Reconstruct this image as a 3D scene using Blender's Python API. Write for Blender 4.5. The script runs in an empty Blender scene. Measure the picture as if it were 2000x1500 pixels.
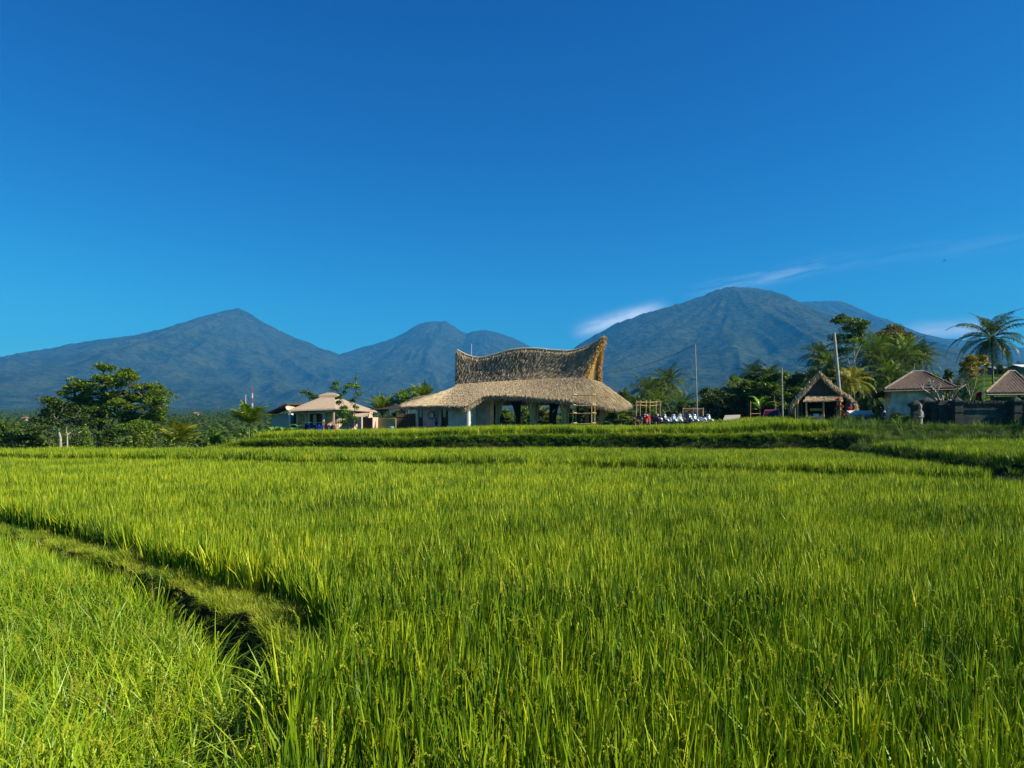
import bpy, math, random
import numpy as np
from mathutils import Vector, Matrix, Euler
R = math.radians
scn = bpy.context.scene
COL = scn.collection
rng = np.random.default_rng(7)
random.seed(7)
# ------------------------------------------------------------------ camera
F = 1450.0; HZ = 822.0; CAMZ = 3.0
cd = bpy.data.cameras.new('camera'); cam = bpy.data.objects.new('camera', cd); COL.objects.link(cam)
cam.location = (0, 0, CAMZ); cam.rotation_euler = (R(90), 0, 0)
cd.sensor_width = 36; cd.lens = 36*F/2000; cd.shift_y = (HZ-750)/2000.0
cd.clip_start = 0.1; cd.clip_end = 60000
scn.camera = cam
def W(px, py, Y):
    return Vector(((px-1000)*Y/F, Y, CAMZ-(py-HZ)*Y/F))
# ------------------------------------------------------------------ light
SUN_AZ, SUN_EL = 104.0, 38.0
sd = Vector((math.sin(R(SUN_AZ))*math.cos(R(SUN_EL)), math.cos(R(SUN_AZ))*math.cos(R(SUN_EL)), math.sin(R(SUN_EL))))
sl = bpy.data.lights.new('sun', 'SUN'); sun = bpy.data.objects.new('sun', sl); COL.objects.link(sun)
sl.energy = 5.0; sl.angle = R(0.5); sl.color = (1.0, 0.90, 0.74)
sun.rotation_euler = sd.to_track_quat('Z', 'Y').to_euler()
sun.location = (60, 0, 60)
scn.view_settings.view_transform = 'Standard'; scn.view_settings.look = 'None'
scn.view_settings.exposure = 0.85; scn.view_settings.gamma = 1.0
scn.cycles.max_bounces = 5; scn.cycles.diffuse_bounces = 1; scn.cycles.transmission_bounces = 2
scn.cycles.transparent_max_bounces = 8; scn.cycles.volume_bounces = 0
# ------------------------------------------------------------------ node helper
class NT:
    def __init__(s, tree): s.t = tree
    def n(s, typ, **kw):
        nd = s.t.nodes.new('ShaderNode'+typ)
        for k, v in kw.items(): setattr(nd, k, v)
        return nd
    def l(s, a, b): s.t.links.new(a, b)
    def math(s, op, a, b=None, c=None, clamp=False):
        nd = s.n('Math', operation=op, use_clamp=clamp)
        for i, v in enumerate((a, b, c)):
            if v is None: continue
            if isinstance(v, (int, float)): nd.inputs[i].default_value = v
            else: s.l(v, nd.inputs[i])
        return nd.outputs[0]
    def noise(s, vec, scale, detail=3, rough=0.5, dim='3D'):
        nd = s.n('TexNoise', noise_dimensions=dim)
        nd.inputs['Scale'].default_value = scale; nd.inputs['Detail'].default_value = detail; nd.inputs['Roughness'].default_value = rough
        if vec is not None: s.l(vec, nd.inputs['Vector'])
        return nd.outputs['Fac']
    def ramp(s, fac, stops):
        nd = s.n('ValToRGB'); e = nd.color_ramp.elements
        while len(e) < len(stops): e.new(0.5)
        for i, (p, c) in enumerate(stops):
            e[i].position = p; e[i].color = (*c, 1) if len(c) == 3 else c
        s.l(fac, nd.inputs[0]); return nd.outputs[0]
    def mix(s, fac, a, b, blend='MIX'):
        nd = s.n('Mix', data_type='RGBA', blend_type=blend)
        for sock, v in ((nd.inputs[0], fac), (nd.inputs[6], a), (nd.inputs[7], b)):
            if isinstance(v, (int, float)): sock.default_value = v
            elif isinstance(v, tuple): sock.default_value = (*v, 1) if len(v) == 3 else v
            else: s.l(v, sock)
        return nd.outputs[2]
    def maprange(s, v, a, b, c=0.0, d=1.0, smooth=True):
        nd = s.n('MapRange'); nd.interpolation_type = 'SMOOTHSTEP' if smooth else 'LINEAR'
        s.l(v, nd.inputs[0])
        for i, x in enumerate((a, b, c, d)): nd.inputs[i+1].default_value = x
        return nd.outputs[0]
# ------------------------------------------------------------------ sky (Nishita, deepened as the photo is graded, thin cloud at infinity)
world = bpy.data.worlds.new('World'); scn.world = world; world.use_nodes = True
q = NT(world.node_tree); bg = world.node_tree.nodes['Background']
sk = q.n('TexSky', sky_type='NISHITA'); sk.sun_disc = False
sk.sun_elevation = R(SUN_EL); sk.sun_rotation = R(SUN_AZ)
sk.altitude = 600; sk.air_density = 1.0; sk.dust_density = 0.3; sk.ozone_density = 3.0
# the photo's sky is graded deep: contrast per channel
sp = q.n('SeparateColor'); q.l(sk.outputs[0], sp.inputs[0]); cc = q.n('CombineColor')
for i, (g_, k_) in enumerate(((2.2, 6.0), (1.7, 13.2), (1.1, 9.1))):
    q.l(q.math('MULTIPLY', q.math('POWER', q.math('MULTIPLY', sp.outputs[i], 0.09), g_), k_), cc.inputs[i])
tc = q.n('TexCoord'); sx = q.n('SeparateXYZ'); q.l(tc.outputs['Generated'], sx.inputs[0])
az = q.math('ARCTAN2', sx.outputs[0], sx.outputs[1]); el = q.math('ARCTAN2', sx.outputs[2], q.math('SQRT', q.math('ADD', q.math('MULTIPLY', sx.outputs[0], sx.outputs[0]), q.math('MULTIPLY', sx.outputs[1], sx.outputs[1]))))
def ang(px, py):
    x = (px-1000)/F; z = (HZ-py)/F
    return math.atan(x), math.atan(z/math.sqrt(1+x*x))
def wisp(p0, p1, width, strength, nscale, stretch, lo, hi, bow=0.0):
    a0, e0 = ang(*p0); a1, e1 = ang(*p1); L = math.hypot(a1-a0, e1-e0); c, s_ = (a1-a0)/L, (e1-e0)/L
    da = q.math('SUBTRACT', az, a0); de = q.math('SUBTRACT', el, e0)
    u = q.math('DIVIDE', q.math('ADD', q.math('MULTIPLY', da, c), q.math('MULTIPLY', de, s_)), L)
    v = q.math('SUBTRACT', q.math('MULTIPLY', de, c), q.math('MULTIPLY', da, s_))
    if bow: v = q.math('ADD', v, q.math('MULTIPLY', q.math('MULTIPLY', u, q.math('SUBTRACT', 1.0, u)), bow))
    cv = q.n('CombineXYZ'); q.l(q.math('MULTIPLY', u, L*nscale/stretch), cv.inputs[0]); q.l(q.math('MULTIPLY', v, nscale), cv.inputs[1])
    nz = q.maprange(q.noise(cv.outputs[0], 1.0, 5, 0.6), lo, hi)
    g = q.math('EXPONENT', q.math('MULTIPLY', q.math('POWER', q.math('DIVIDE', q.math('ABSOLUTE', v), width), 2.0), -1.0))
    ends = q.math('MULTIPLY', q.maprange(u, -0.05, 0.3), q.maprange(u, 1.05, 0.6))
    return q.math('MULTIPLY', q.math('MULTIPLY', g, q.math('MULTIPLY', nz, ends)), strength)
# ------------------------------------------------------------------
w1 = wisp((1115, 652), (1310, 594), 0.0085, 1.05, 60, 4, 0.15, 0.6)
w2 = wisp((1330, 575), (1700, 497), 0.0085, 0.24, 110, 9, 0.36, 0.7)
w2b = wisp((1600, 520), (2200, 425), 0.012, 0.05, 90, 10, 0.36, 0.7)
w3 = wisp((1745, 650), (1990, 636), 0.0085, 0.8, 50, 5, 0.1, 0.6)
cl = q.math('ADD', q.math('ADD', w1, w2), q.math('ADD', w2b, w3), clamp=True)
skc = q.mix(cl, cc.outputs[0], (6.2, 7.0, 8.0))
q.l(skc, bg.inputs[0]); bg.inputs[1].default_value = 0.09
# ------------------------------------------------------------------ tagging / linking
def tag(o, label=None, cat=None, group=None, kind=None):
    if label: o['label'] = label
    if cat: o['category'] = cat
    if group: o['group'] = group
    if kind or label: o['kind'] = kind or 'thing'
    return o
def empty(name, loc, label, cat, group=None, rz=0.0):
    o = bpy.data.objects.new(name, None); COL.objects.link(o); o.location = loc; o.rotation_euler = (0, 0, rz)
    o.empty_display_size = 0.3
    return tag(o, label, cat, group)
class MB:
    """collects geometry; build() links it as ONE mesh object"""
    def __init__(s): s.v = []; s.f = []; s.m = []; s.nv = 0; s.smooth = []
    def add(s, verts, faces, mi=0, smooth=False):
        b = s.nv; s.v.extend(tuple(x) for x in verts); s.nv += len(verts)
        s.f.extend(tuple(i+b for i in f) for f in faces); s.m.extend([mi]*len(faces)); s.smooth.extend([smooth]*len(faces))
    def addnp(s, V, Fq, mi=0):
        b = s.nv; V = V.reshape(-1, 3); s.v.extend(map(tuple, V.tolist())); s.nv += len(V)
        s.f.extend(map(tuple, (Fq+b).tolist())); s.m.extend([mi]*len(Fq)); s.smooth.extend([False]*len(Fq))
    def box(s, c, size, rz=0.0, mi=0, rx=0.0, ry=0.0, taper=1.0):
        hx, hy, hz = size[0]/2, size[1]/2, size[2]/2
        M = Matrix.Translation(c) @ Euler((rx, ry, rz)).to_matrix().to_4x4()
        vs = [M @ Vector((x*hx*(taper if z > 0 else 1), y*hy*(taper if z > 0 else 1), z*hz)) for z in (-1, 1) for y in (-1, 1) for x in (-1, 1)]
        s.add(vs, [(0, 2, 3, 1), (4, 5, 7, 6), (0, 1, 5, 4), (2, 6, 7, 3), (0, 4, 6, 2), (1, 3, 7, 5)], mi)
    def tube(s, pts, radii, n=6, mi=0, cap=True, smooth=True):
        pts = [Vector(p) for p in pts]
        if isinstance(radii, (int, float)): radii = [radii]*len(pts)
        vs = []; up0 = None
        for i, p in enumerate(pts):
            d = (pts[min(i+1, len(pts)-1)]-pts[max(i-1, 0)]).normalized()
            ref = Vector((0, 0, 1)) if abs(d.z) < 0.95 else Vector((1, 0, 0))
            if up0 is not None: ref = up0
            a = (ref - d*ref.dot(d)).normalized(); b = d.cross(a); up0 = a
            for k in range(n):
                t = 2*math.pi*k/n; vs.append(p+(a*math.cos(t)+b*math.sin(t))*radii[i])
        fs = [(i*n+k, i*n+(k+1) % n, (i+1)*n+(k+1) % n, (i+1)*n+k) for i in range(len(pts)-1) for k in range(n)]
        s.add(vs, fs, mi, smooth)
        if cap:
            m = len(pts)-1
            s.add([vs[k] for k in range(n)][::-1], [tuple(range(n))], mi); s.add([vs[m*n+k] for k in range(n)], [tuple(range(n))], mi)
    def lathe(s, prof, n=12, c=(0, 0, 0), mi=0, axis='z', smooth=True, sx=1, sy=1):
        vs = []
        for r, z in prof:
            for k in range(n):
                t = 2*math.pi*k/n; a, b = r*math.cos(t)*sx, r*math.sin(t)*sy
                p = (a, b, z) if axis == 'z' else ((z, a, b) if axis == 'x' else (a, z, b))
                vs.append(Vector(p)+Vector(c))
        fs = [(i*n+k, i*n+(k+1) % n, (i+1)*n+(k+1) % n, (i+1)*n+k) for i in range(len(prof)-1) for k in range(n)]
        s.add(vs, fs, mi, smooth)
    def poly(s, pts, mi=0): s.add(pts, [tuple(range(len(pts)))], mi)
    def prism(s, pts2, axis, a, b, mi=0):
        """extrude a 2-D outline along x, y or z from a to b"""
        def P(p, t): return (t, p[0], p[1]) if axis == 'x' else ((p[0], t, p[1]) if axis == 'y' else (p[0], p[1], t))
        n = len(pts2); vs = [P(p, a) for p in pts2]+[P(p, b) for p in pts2]
        s.add(vs, [tuple(range(n))[::-1], tuple(range(n, 2*n))]+[(i, (i+1) % n, n+(i+1) % n, n+i) for i in range(n)], mi)
    def mesh(s, name, mats):
        me = bpy.data.meshes.new(name); me.from_pydata(s.v, [], s.f)
        for m in (mats if isinstance(mats, (list, tuple)) else [mats]): me.materials.append(m)
        me.polygons.foreach_set('material_index', s.m); me.polygons.foreach_set('use_smooth', s.smooth); me.update()
        return me
    def build(s, name, mats, parent=None, label=None):
        o = bpy.data.objects.new(name, s.mesh(name, mats)); COL.objects.link(o)
        if parent is not None: o.parent = parent
        if label: o['label'] = label
        return o
def copy_tree(o, parent=None):
    c = o.copy(); COL.objects.link(c)
    if parent is not None: c.parent = parent
    for ch in [x for x in COL.objects if x.parent == o]: copy_tree(ch, c)
    return c
# ------------------------------------------------------------------ materials
def mat(name, col, rough=0.8, col2=None, nscale=4.0, bump=0.0, bscale=30.0, metal=0.0, spec=0.3, stretch=None, detail=4, coord='Object', emit=None, sheen=0):
    m = bpy.data.materials.new(name); m.use_nodes = True; t = NT(m.node_tree); b = m.node_tree.nodes['Principled BSDF']
    b.inputs['Roughness'].default_value = rough; b.inputs['Metallic'].default_value = metal; b.inputs['Specular IOR Level'].default_value = spec
    tcn = t.n('TexCoord'); vec = tcn.outputs[coord]
    if stretch:
        mp = t.n('Mapping'); mp.inputs['Scale'].default_value = stretch; t.l(vec, mp.inputs[0]); vec = mp.outputs[0]
    if col2 is None: col2 = tuple(c*0.72 for c in col)
    nz = t.noise(vec, nscale, detail, 0.6)
    t.l(t.ramp(nz, [(0.32, col2), (0.66, col)]), b.inputs['Base Color'])
    if bump:
        bn = t.n('Bump'); bn.inputs['Strength'].default_value = bump; bn.inputs['Distance'].default_value = 0.05
        t.l(t.noise(vec, bscale, 4, 0.6), bn.inputs['Height']); t.l(bn.outputs[0], b.inputs['Normal'])
    return m
def leafmat(name, cols, trans=0.35, rough=0.45, nscale=0.15, spec=0.35, rnd=0.5, gain=1.0):
    """leaf: principled + translucent; colour varies per object/instance and in world patches"""
    m = bpy.data.materials.new(name); m.use_nodes = True; t = NT(m.node_tree); b = m.node_tree.nodes['Principled BSDF']
    out = m.node_tree.nodes['Material Output']
    geo = t.n('NewGeometry'); oi = t.n('ObjectInfo')
    nz = t.noise(geo.outputs['Position'], nscale, 3, 0.6)
    f = t.math('ADD', t.math('MULTIPLY', oi.outputs['Random'], rnd*0.5), t.math('MULTIPLY', geo.outputs['Random Per Island'], rnd*0.5))
    f = t.math('ADD', f, t.math('MULTIPLY', t.maprange(nz, 0.3, 0.7), 1-rnd))
    if gain != 1.0: f = t.math('ADD', t.math('MULTIPLY', t.math('SUBTRACT', f, 0.5), gain), 0.5, clamp=True)
    c = t.ramp(f, [(i/(len(cols)-1), k) for i, k in enumerate(cols)])
    t.l(c, b.inputs['Base Color']); b.inputs['Roughness'].default_value = rough; b.inputs['Specular IOR Level'].default_value = spec
    tr = t.n('BsdfTranslucent'); t.l(t.mix(1.0, c, (1.0, 1.05, 0.55), 'MULTIPLY'), tr.inputs[0])
    mx = t.n('MixShader'); mx.inputs[0].default_value = trans; t.l(b.outputs[0], mx.inputs[1]); t.l(tr.outputs[0], mx.inputs[2])
    t.l(mx.outputs[0], out.inputs[0])
    return m
# ------------------------------------------------------------------ terrain height
def smooth(a, b, x):
    t = np.clip((x-a)/(b-a), 0, 1); return t*t*(3-2*t)
_ph = rng.uniform(0, 6.28, (4, 2)); _dr = rng.uniform(0, 6.28, 12)
def wav(x, y, s, k=0):
    """cheap smooth noise, about -1..1"""
    r = 0
    for i in range(5):
        a = _dr[(i+k) % 12]; r = r+np.sin((x*np.cos(a)+y*np.sin(a))/s*(1+0.37*i)+_dr[(i*3+k) % 12]*3)
    return r/2.8
EA = lambda x: np.interp(x, [-80, -31, -17.8, -5.5, 5, 13.5, 17.3, 20.5, 24, 40], [58, 45.5, 43, 40, 36.7, 32.7, 29.5, 27, 25, 20])
EB = lambda x: np.interp(x, [-80, -30, 0, 24, 30, 60], [52, 52, 52, 50, 48.5, 46])
BTOP = lambda x: np.interp(x, [-23.5, -19, -8, 0, 8, 20, 24], [0.35, 1.5, 1.62, 1.8, 1.88, 1.95, 2.0])      # bank top
UP = lambda x: np.interp(x, [-40, -26, -18.5, -8, 0, 8, 15, 19, 30], [-1.0, 0.2, 1.25, 1.5, 1.7, 1.68, 1.7, 2.1, 2.5])
YARD = lambda x: np.interp(x, [-60, -36, -26, -20, -8, 0, 12, 22, 30, 60, 75], [-1.6, -0.9, 0.4, 1.35, 1.6, 1.75, 1.85, 2.3, 2.8, 3.0, 3.6])
BF = np.array([(-30, 33), (-20, 26), (-13.6, 19.7), (-10.1, 17.1), (-8.5, 15.75), (-5.85, 13.1), (-3.8, 11.5), (-2.7, 10.1), (-2.15, 8.7), (-1.9, 7.2), (-1.75, 6.2)])     # far edge of the foreground bund
BN = np.array([(-30, 31.4), (-20, 24.4), (-12.6, 18.3), (-8.1, 14.65), (-5.9, 12.7), (-4.7, 11.3), (-3.6, 10.3), (-3.0, 9.4), (-2.5, 8.2), (-2.15, 7.0), (-1.85, 6.2)])   # near edge
def side(x, y, P):
    """signed distance to polyline P (positive to its right/far side)"""
    x = np.asarray(x, float); y = np.asarray(y, float)
    best = np.full(x.shape, 1e9); sg = np.zeros(x.shape)
    for (ax, ay), (bx, by) in zip(P[:-1], P[1:]):
        dx, dy = bx-ax, by-ay; L2 = dx*dx+dy*dy
        t = np.clip(((x-ax)*dx+(y-ay)*dy)/L2, 0, 1)
        d = np.hypot(x-ax-t*dx, y-ay-t*dy); c = (dx*(y-ay)-dy*(x-ax))
        m = d < best; best = np.where(m, d, best); sg = np.where(m, np.sign(c), sg)
    return best*sg
def RP(x, y):   # right-hand small plot beyond the ditch
    return (x-17.6-(y-29)*0.16 > 0)
def H(x, y):
    x = np.asarray(x, float); y = np.asarray(y, float)
    h = np.zeros(np.broadcast(x, y).shape)
    # left foreground plot and bund
    near = (y < 34) & (x < 0)
    sf = side(x, y, BF); sn = side(x, y, BN)
    below = np.where(y < 6.2, (x < -1.8), False)
    lowp = -0.42+0.10*smooth(11.5, 14.5, y)
    hb = np.where(sn < 0, lowp+(0.24-lowp)*smooth(-0.20, 0.05, sn), np.where(sf > 0, 0.24*smooth(0.25, -0.02, sf), 0.24+0.03*wav(x, y, 0.35)+0.03*wav(x, y, 0.13, 3)))
    h = np.where(near & (y >= 6.2), hb, h); h = np.where(near & (y < 6.2), np.where(x < -1.8, -0.1, 0), h)
    # second field
    ea = EA(x); h = h+0.46*smooth(ea-0.15, ea+0.1, y)-0.25*smooth(ea-1.1, ea-0.7, y)*(1-smooth(ea-0.15, ea+0.1, y))
    # right plot
    r = smooth(0, 0.7, x-19.2-(y-27)*0.13)*smooth(-0.4, 0.4, y-(31.0-(x-19.2)*0.55)); h = h+0.75*r*(1-smooth(EB(x)-1.0, EB(x)+1, y))
    # main bank, its bund, upper terrace
    eb = EB(x)+0.35*wav(x, 0*y, 2.2, 3)
    jag = 0.06*wav(x, y, 0.6, 2)
    bank = smooth(eb+0.25, eb+0.75, y)
    inb = 1-smooth(22.0, 27.5, x)
    lft = smooth(-30.5, -24, x)
    base = h
    up = UP(x)+np.clip(y-53.5, 0, 14)*np.interp(x, [-30, 0, 12, 24], [0.0, 0.0, 0.005, 0.035])
    top = BTOP(x)+jag
    h1 = base+(top-base)*bank
    h1 = h1+(up-top)*smooth(eb+1.15, eb+1.6, y)
    # right hand: gentle grassy rise, dark bank, yard at 2.8
    f2 = smooth(51.6, 52.7, y+0.5*wav(x, 0*y, 1.8, 5))
    h2 = base+0.95*smooth(44.5, 50, y)*(1-f2)+(2.35-base)*f2+(YARD(x)-2.35)*smooth(54, 60, y)
    h = np.where(y > 44, h1*inb+h2*(1-inb), h)
    # yard
    yd = YARD(x); s = smooth(63.5, 68, y)
    h = h*(1-s)+yd*s
    # left: beyond the second field the land falls away
    lf = (1-smooth(-27, -22.5, x))
    fl = 0.22-1.3*smooth(51.5, 58, y)-1.2*smooth(60, 110, y)
    h = np.where(y > 51.5, h*(1-lf)+fl*lf, h)
    # behind the yards the plain drops, then climbs slowly to the mountains
    back = smooth(98, 150, y)*(1-smooth(49, 56, x-(y-85)*0.57)*(1-smooth(200, 400, y)))
    plain = -9+0.0*y+np.clip(y-300, 0, 1200)*0.008+np.clip(y-1500, 0, 9000)*0.022
    h = h*(1-back)+plain*back
    # terraced hill on the right
    hr = smooth(49, 56, x-(y-85)*0.57)*smooth(80, 88, y)*(1-smooth(200, 400, y))
    st = np.clip((y-80)/6.0, 0, 7); stf = np.floor(st)+smooth(0.75, 1.0, st-np.floor(st))
    h = h*(1-hr)+(3.2+stf*1.0+wav(x, y, 9)*0.15)*hr
    # gentle relief far off
    h = h+wav(x, y, 140, 4)*4*smooth(300, 900, y)
    return h
def Hs(x, y): return float(H(np.array([x]), np.array([y]))[0])
def axis(a):
    out = [a[0]]
    for lo, hi, s in a[1]:
        n = max(1, int(round((hi-lo)/s))); out += list(np.linspace(lo, hi, n+1)[1:])
    return np.array(out)
gx = axis((-12000, [(-12000, -2000, 1000), (-2000, -400, 200), (-400, -100, 20), (-100, -44, 2), (-44, -14, 0.5), (-14, 0, 0.13), (0, 44, 0.45), (44, 100, 1.5), (100, 400, 20), (400, 2000, 200), (2000, 12000, 1000)]))
gy = axis((-60, [(-60, -4, 8), (-4, 2, 1), (2, 20, 0.13), (20, 28, 0.3), (28, 58, 0.25), (58, 72, 0.5), (72, 160, 1.5), (160, 400, 15), (400, 2000, 80), (2000, 11500, 500)]))
def gridmesh(name, X, Y, Z, m, smoothf=True):
    ny, nx = X.shape
    V = np.stack([X, Y, Z], -1).reshape(-1, 3).astype(np.float32)
    idx = np.arange(nx*ny).reshape(ny, nx)
    Q = np.stack([idx[:-1, :-1], idx[:-1, 1:], idx[1:, 1:], idx[1:, :-1]], -1).reshape(-1, 4)
    me = bpy.data.meshes.new(name); me.vertices.add(len(V)); me.vertices.foreach_set('co', V.ravel())
    me.loops.add(Q.size); me.loops.foreach_set('vertex_index', Q.ravel().astype(np.int32))
    me.polygons.add(len(Q)); me.polygons.foreach_set('loop_start', (np.arange(len(Q))*4).astype(np.int32))
    me.polygons.foreach_set('use_smooth', np.full(len(Q), smoothf)); me.update(calc_edges=True); me.validate()
    me.materials.append(m)
    o = bpy.data.objects.new(name, me); COL.objects.link(o); return o
def groundmat():
    m = bpy.data.materials.new('earth'); m.use_nodes = True; t = NT(m.node_tree); b = m.node_tree.nodes['Principled BSDF']
    g = t.n('NewGeometry'); p = g.outputs['Position']
    n1 = t.noise(p, 1.6, 5, 0.65); n2 = t.noise(p, 14, 3, 0.6); n3 = t.noise(p, 0.02, 4, 0.6)
    c = t.mix(t.maprange(n1, 0.35, 0.65), (0.020, 0.018, 0.009), (0.026, 0.04, 0.010))
    c = t.mix(t.maprange(n2, 0.45, 0.75), c, (0.035, 0.036, 0.014))
    sxx = t.n('SeparateXYZ'); t.l(p, sxx.inputs[0])
    far = t.ramp(n3, [(0.3, (0.018, 0.035, 0.012)), (0.6, (0.04, 0.06, 0.016)), (0.8, (0.07, 0.085, 0.02))])
    sy = t.n('SeparateXYZ'); t.l(p, sy.inputs[0])
    c = t.mix(t.maprange(sy.outputs[1], 100, 160), c, far)
    c = t.mix(t.math('MULTIPLY', t.maprange(sxx.outputs[0], 40, 46), t.maprange(sxx.outputs[1], 70, 78)), c, t.mix(n1, (0.05, 0.10, 0.01), (0.16, 0.24, 0.015)))
    t.l(c, b.inputs['Base Color']); b.inputs['Roughness'].default_value = 0.95; b.inputs['Specular IOR Level'].default_value = 0.1
    bn = t.n('Bump'); bn.inputs['Strength'].default_value = 0.7; bn.inputs['Distance'].default_value = 0.05
    t.l(n2, bn.inputs['Height']); t.l(bn.outputs[0], b.inputs['Normal']); return m
GX, GY = np.meshgrid(gx, gy)
ground = gridmesh('ground', GX, GY, H(GX, GY), groundmat()); tag(ground, kind='structure')
# ------------------------------------------------------------------ mountains
def vnoise(x, y, seed):
    """value noise on a hashed lattice, vectorised"""
    xi = np.floor(x).astype(np.int64); yi = np.floor(y).astype(np.int64); xf = x-xi; yf = y-yi
    def hsh(i, j):
        n = (i*374761393+j*668265263+seed*1442695041) & 0x7fffffff
        n = ((n ^ (n >> 13))*1274126177) & 0x7fffffff
        return ((n ^ (n >> 16)) & 0xffff)/65535.0
    u = xf*xf*(3-2*xf); v = yf*yf*(3-2*yf)
    return (hsh(xi, yi)*(1-u)+hsh(xi+1, yi)*u)*(1-v)+(hsh(xi, yi+1)*(1-u)+hsh(xi+1, yi+1)*u)*v
def fbm(x, y, o, seed):
    r = 0; a = 0.5
    for i in range(o): r = r+a*vnoise(x, y, seed+i*17); x = x*2.03; y = y*2.03; a *= 0.5
    return r
def mountmat(name, c0, c1):
    m = bpy.data.materials.new(name); m.use_nodes = True; t = NT(m.node_tree); b = m.node_tree.nodes['Principled BSDF']
    p = t.n('NewGeometry').outputs['Position']
    n1 = t.noise(p, 0.0022, 5, 0.62); n2 = t.noise(p, 0.022, 4, 0.7); n3 = t.noise(p, 0.007, 3, 0.6)
    f = t.math('ADD', t.math('MULTIPLY', n1, 0.27), t.math('ADD', t.math('MULTIPLY', n2, 0.48), t.math('MULTIPLY', n3, 0.25)))
    t.l(t.ramp(f, [(0.42, c0), (0.5, tuple((a+b_)/2 for a, b_ in zip(c0, c1))), (0.58, c1)]), b.inputs['Base Color'])
    b.inputs['Roughness'].default_value = 1.0; b.inputs['Specular IOR Level'].default_value = 0.0
    bn = t.n('Bump'); bn.inputs['Strength'].default_value = 1.0; bn.inputs['Distance'].default_value = 24
    t.l(t.math('ADD', n2, t.math('MULTIPLY', n3, 0.8)), bn.inputs['Height']); t.l(bn.outputs[0], b.inputs['Normal']); return m
MM = mountmat('mountain_forest', (0.015, 0.026, 0.011), (0.056, 0.068, 0.020))
def mountain(name, D, W0, sky, peaks, amp, seed, mm, expo=1.5, nx=620, ny=230):
    sky = np.array(sky, float); xs = (sky[:, 0]-1000)*D/F; zs = CAMZ+(HZ-sky[:, 1])*D/F
    x = np.linspace(xs[0], xs[-1], nx); prof = np.interp(x, xs, zs)
    k = np.hanning(9); k /= k.sum(); prof = np.convolve(np.pad(prof, 4, 'edge'), k, 'valid')
    prof = prof+(fbm(x/70, x*0, 4, seed+5)-0.5)*18
    t = np.concatenate([np.linspace(0, 1, ny-18), 1+np.linspace(0.02, 0.6, 18)])
    TT, XX = np.meshgrid(t, x, indexing='ij')
    Y = D-W0*(1-TT); Pf = prof[None, :]
    s = np.where(TT <= 1, np.clip(TT, 0, 1)**expo, 1-(TT-1)*1.3)
    foot = 60
    Z = foot*np.clip(TT, 0, 1)+(Pf-foot*np.clip(TT, 0, 1)*1.0)*s
    g = 0; wsum = 0
    for (px, wgt) in peaks:
        cx = (px-1000)*D/F; th = np.arctan2(XX-cx, (D+150)-Y); rr = np.hypot(XX-cx, D+150-Y)/1000
        warp = fbm(XX/500, Y/500, 3, seed+3)*0.35
        rid = 1-np.abs(2*vnoise(th*7.0+warp*2+seed, rr*0.5, seed)-1)
        rid2 = 1-np.abs(2*vnoise(th*19.0+warp*5+seed, rr*1.5, seed+9)-1)
        w = wgt*np.exp(-((XX-cx)/(0.16*D))**2)+1e-4
        g = g+w*(rid*0.65+rid2*0.35); wsum = wsum+w
    g = g/wsum
    env = np.where(TT <= 1, np.sin(np.clip(TT, 0, 1)*math.pi)**0.8*0.9+0.02, 0.1)
    Z = Z+(g-0.62)*amp*0.75*env+(fbm(XX/220, Y/220, 5, seed+1)-0.5)*amp*0.35*np.clip(env+0.05, 0, 1)+(fbm(XX/36, Y/36, 2, seed+2)-0.5)*16*np.clip(TT*6, 0, 1)
    Z = Z-25*(1-np.clip(TT*5, 0, 1))
    o = gridmesh(name, XX, Y, Z, mm); tag(o, kind='structure'); return o
mountain('mountain', 8000, 5200, [(-700, 800), (-450, 772), (-200, 742), (0, 705), (50, 696), (100, 685), (140, 675), (180, 665), (245, 655), (270, 654), (300, 646), (360, 632), (395, 618), (420, 611), (445, 605), (462, 601), (480, 606), (500, 620), (520, 631), (560, 652), (620, 676), (662, 692), (700, 712), (800, 745), (900, 772), (1000, 800)],
         [(462, 1.0), (250, 0.25), (0, 0.2)], 230, 11, MM)
mountain('mountain', 9200, 5200, [(400, 800), (520, 752), (600, 715), (662, 692), (700, 680), (740, 669), (780, 655), (815, 634), (830, 629), (850, 627), (870, 626), (885, 635), (900, 645), (912, 651), (925, 646), (945, 644), (965, 648), (990, 655), (1040, 678), (1100, 697), (1180, 724), (1300, 765), (1400, 800)],
         [(858, 1.0), (945, 0.5)], 230, 23, MM)
mountain('mountain', 9000, 5200, [(1200, 800), (1300, 740), (1400, 680), (1500, 615), (1562, 589), (1600, 587), (1642, 588), (1670, 599), (1720, 624), (1760, 641), (1800, 652), (1850, 661), (1900, 665), (1960, 672), (2000, 680), (2100, 700), (2300, 735), (2600, 790)],
         [(1610, 1.0), (1900, 0.3)], 200, 37, MM)
mountain('mountain', 6400, 4300, [(800, 812), (900, 790), (1000, 752), (1060, 718), (1110, 687), (1150, 661), (1200, 632), (1230, 622), (1260, 610), (1300, 600), (1340, 588), (1370, 577), (1400, 565), (1420, 560), (1445, 559), (1470, 562), (1500, 565), (1530, 574), (1562, 590), (1590, 606), (1630, 630), (1680, 662), (1740, 695), (1800, 720), (1900, 755), (2050, 790), (2200, 810)],
         [(1440, 1.0), (1560, 0.35)], 150, 41, MM)
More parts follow.
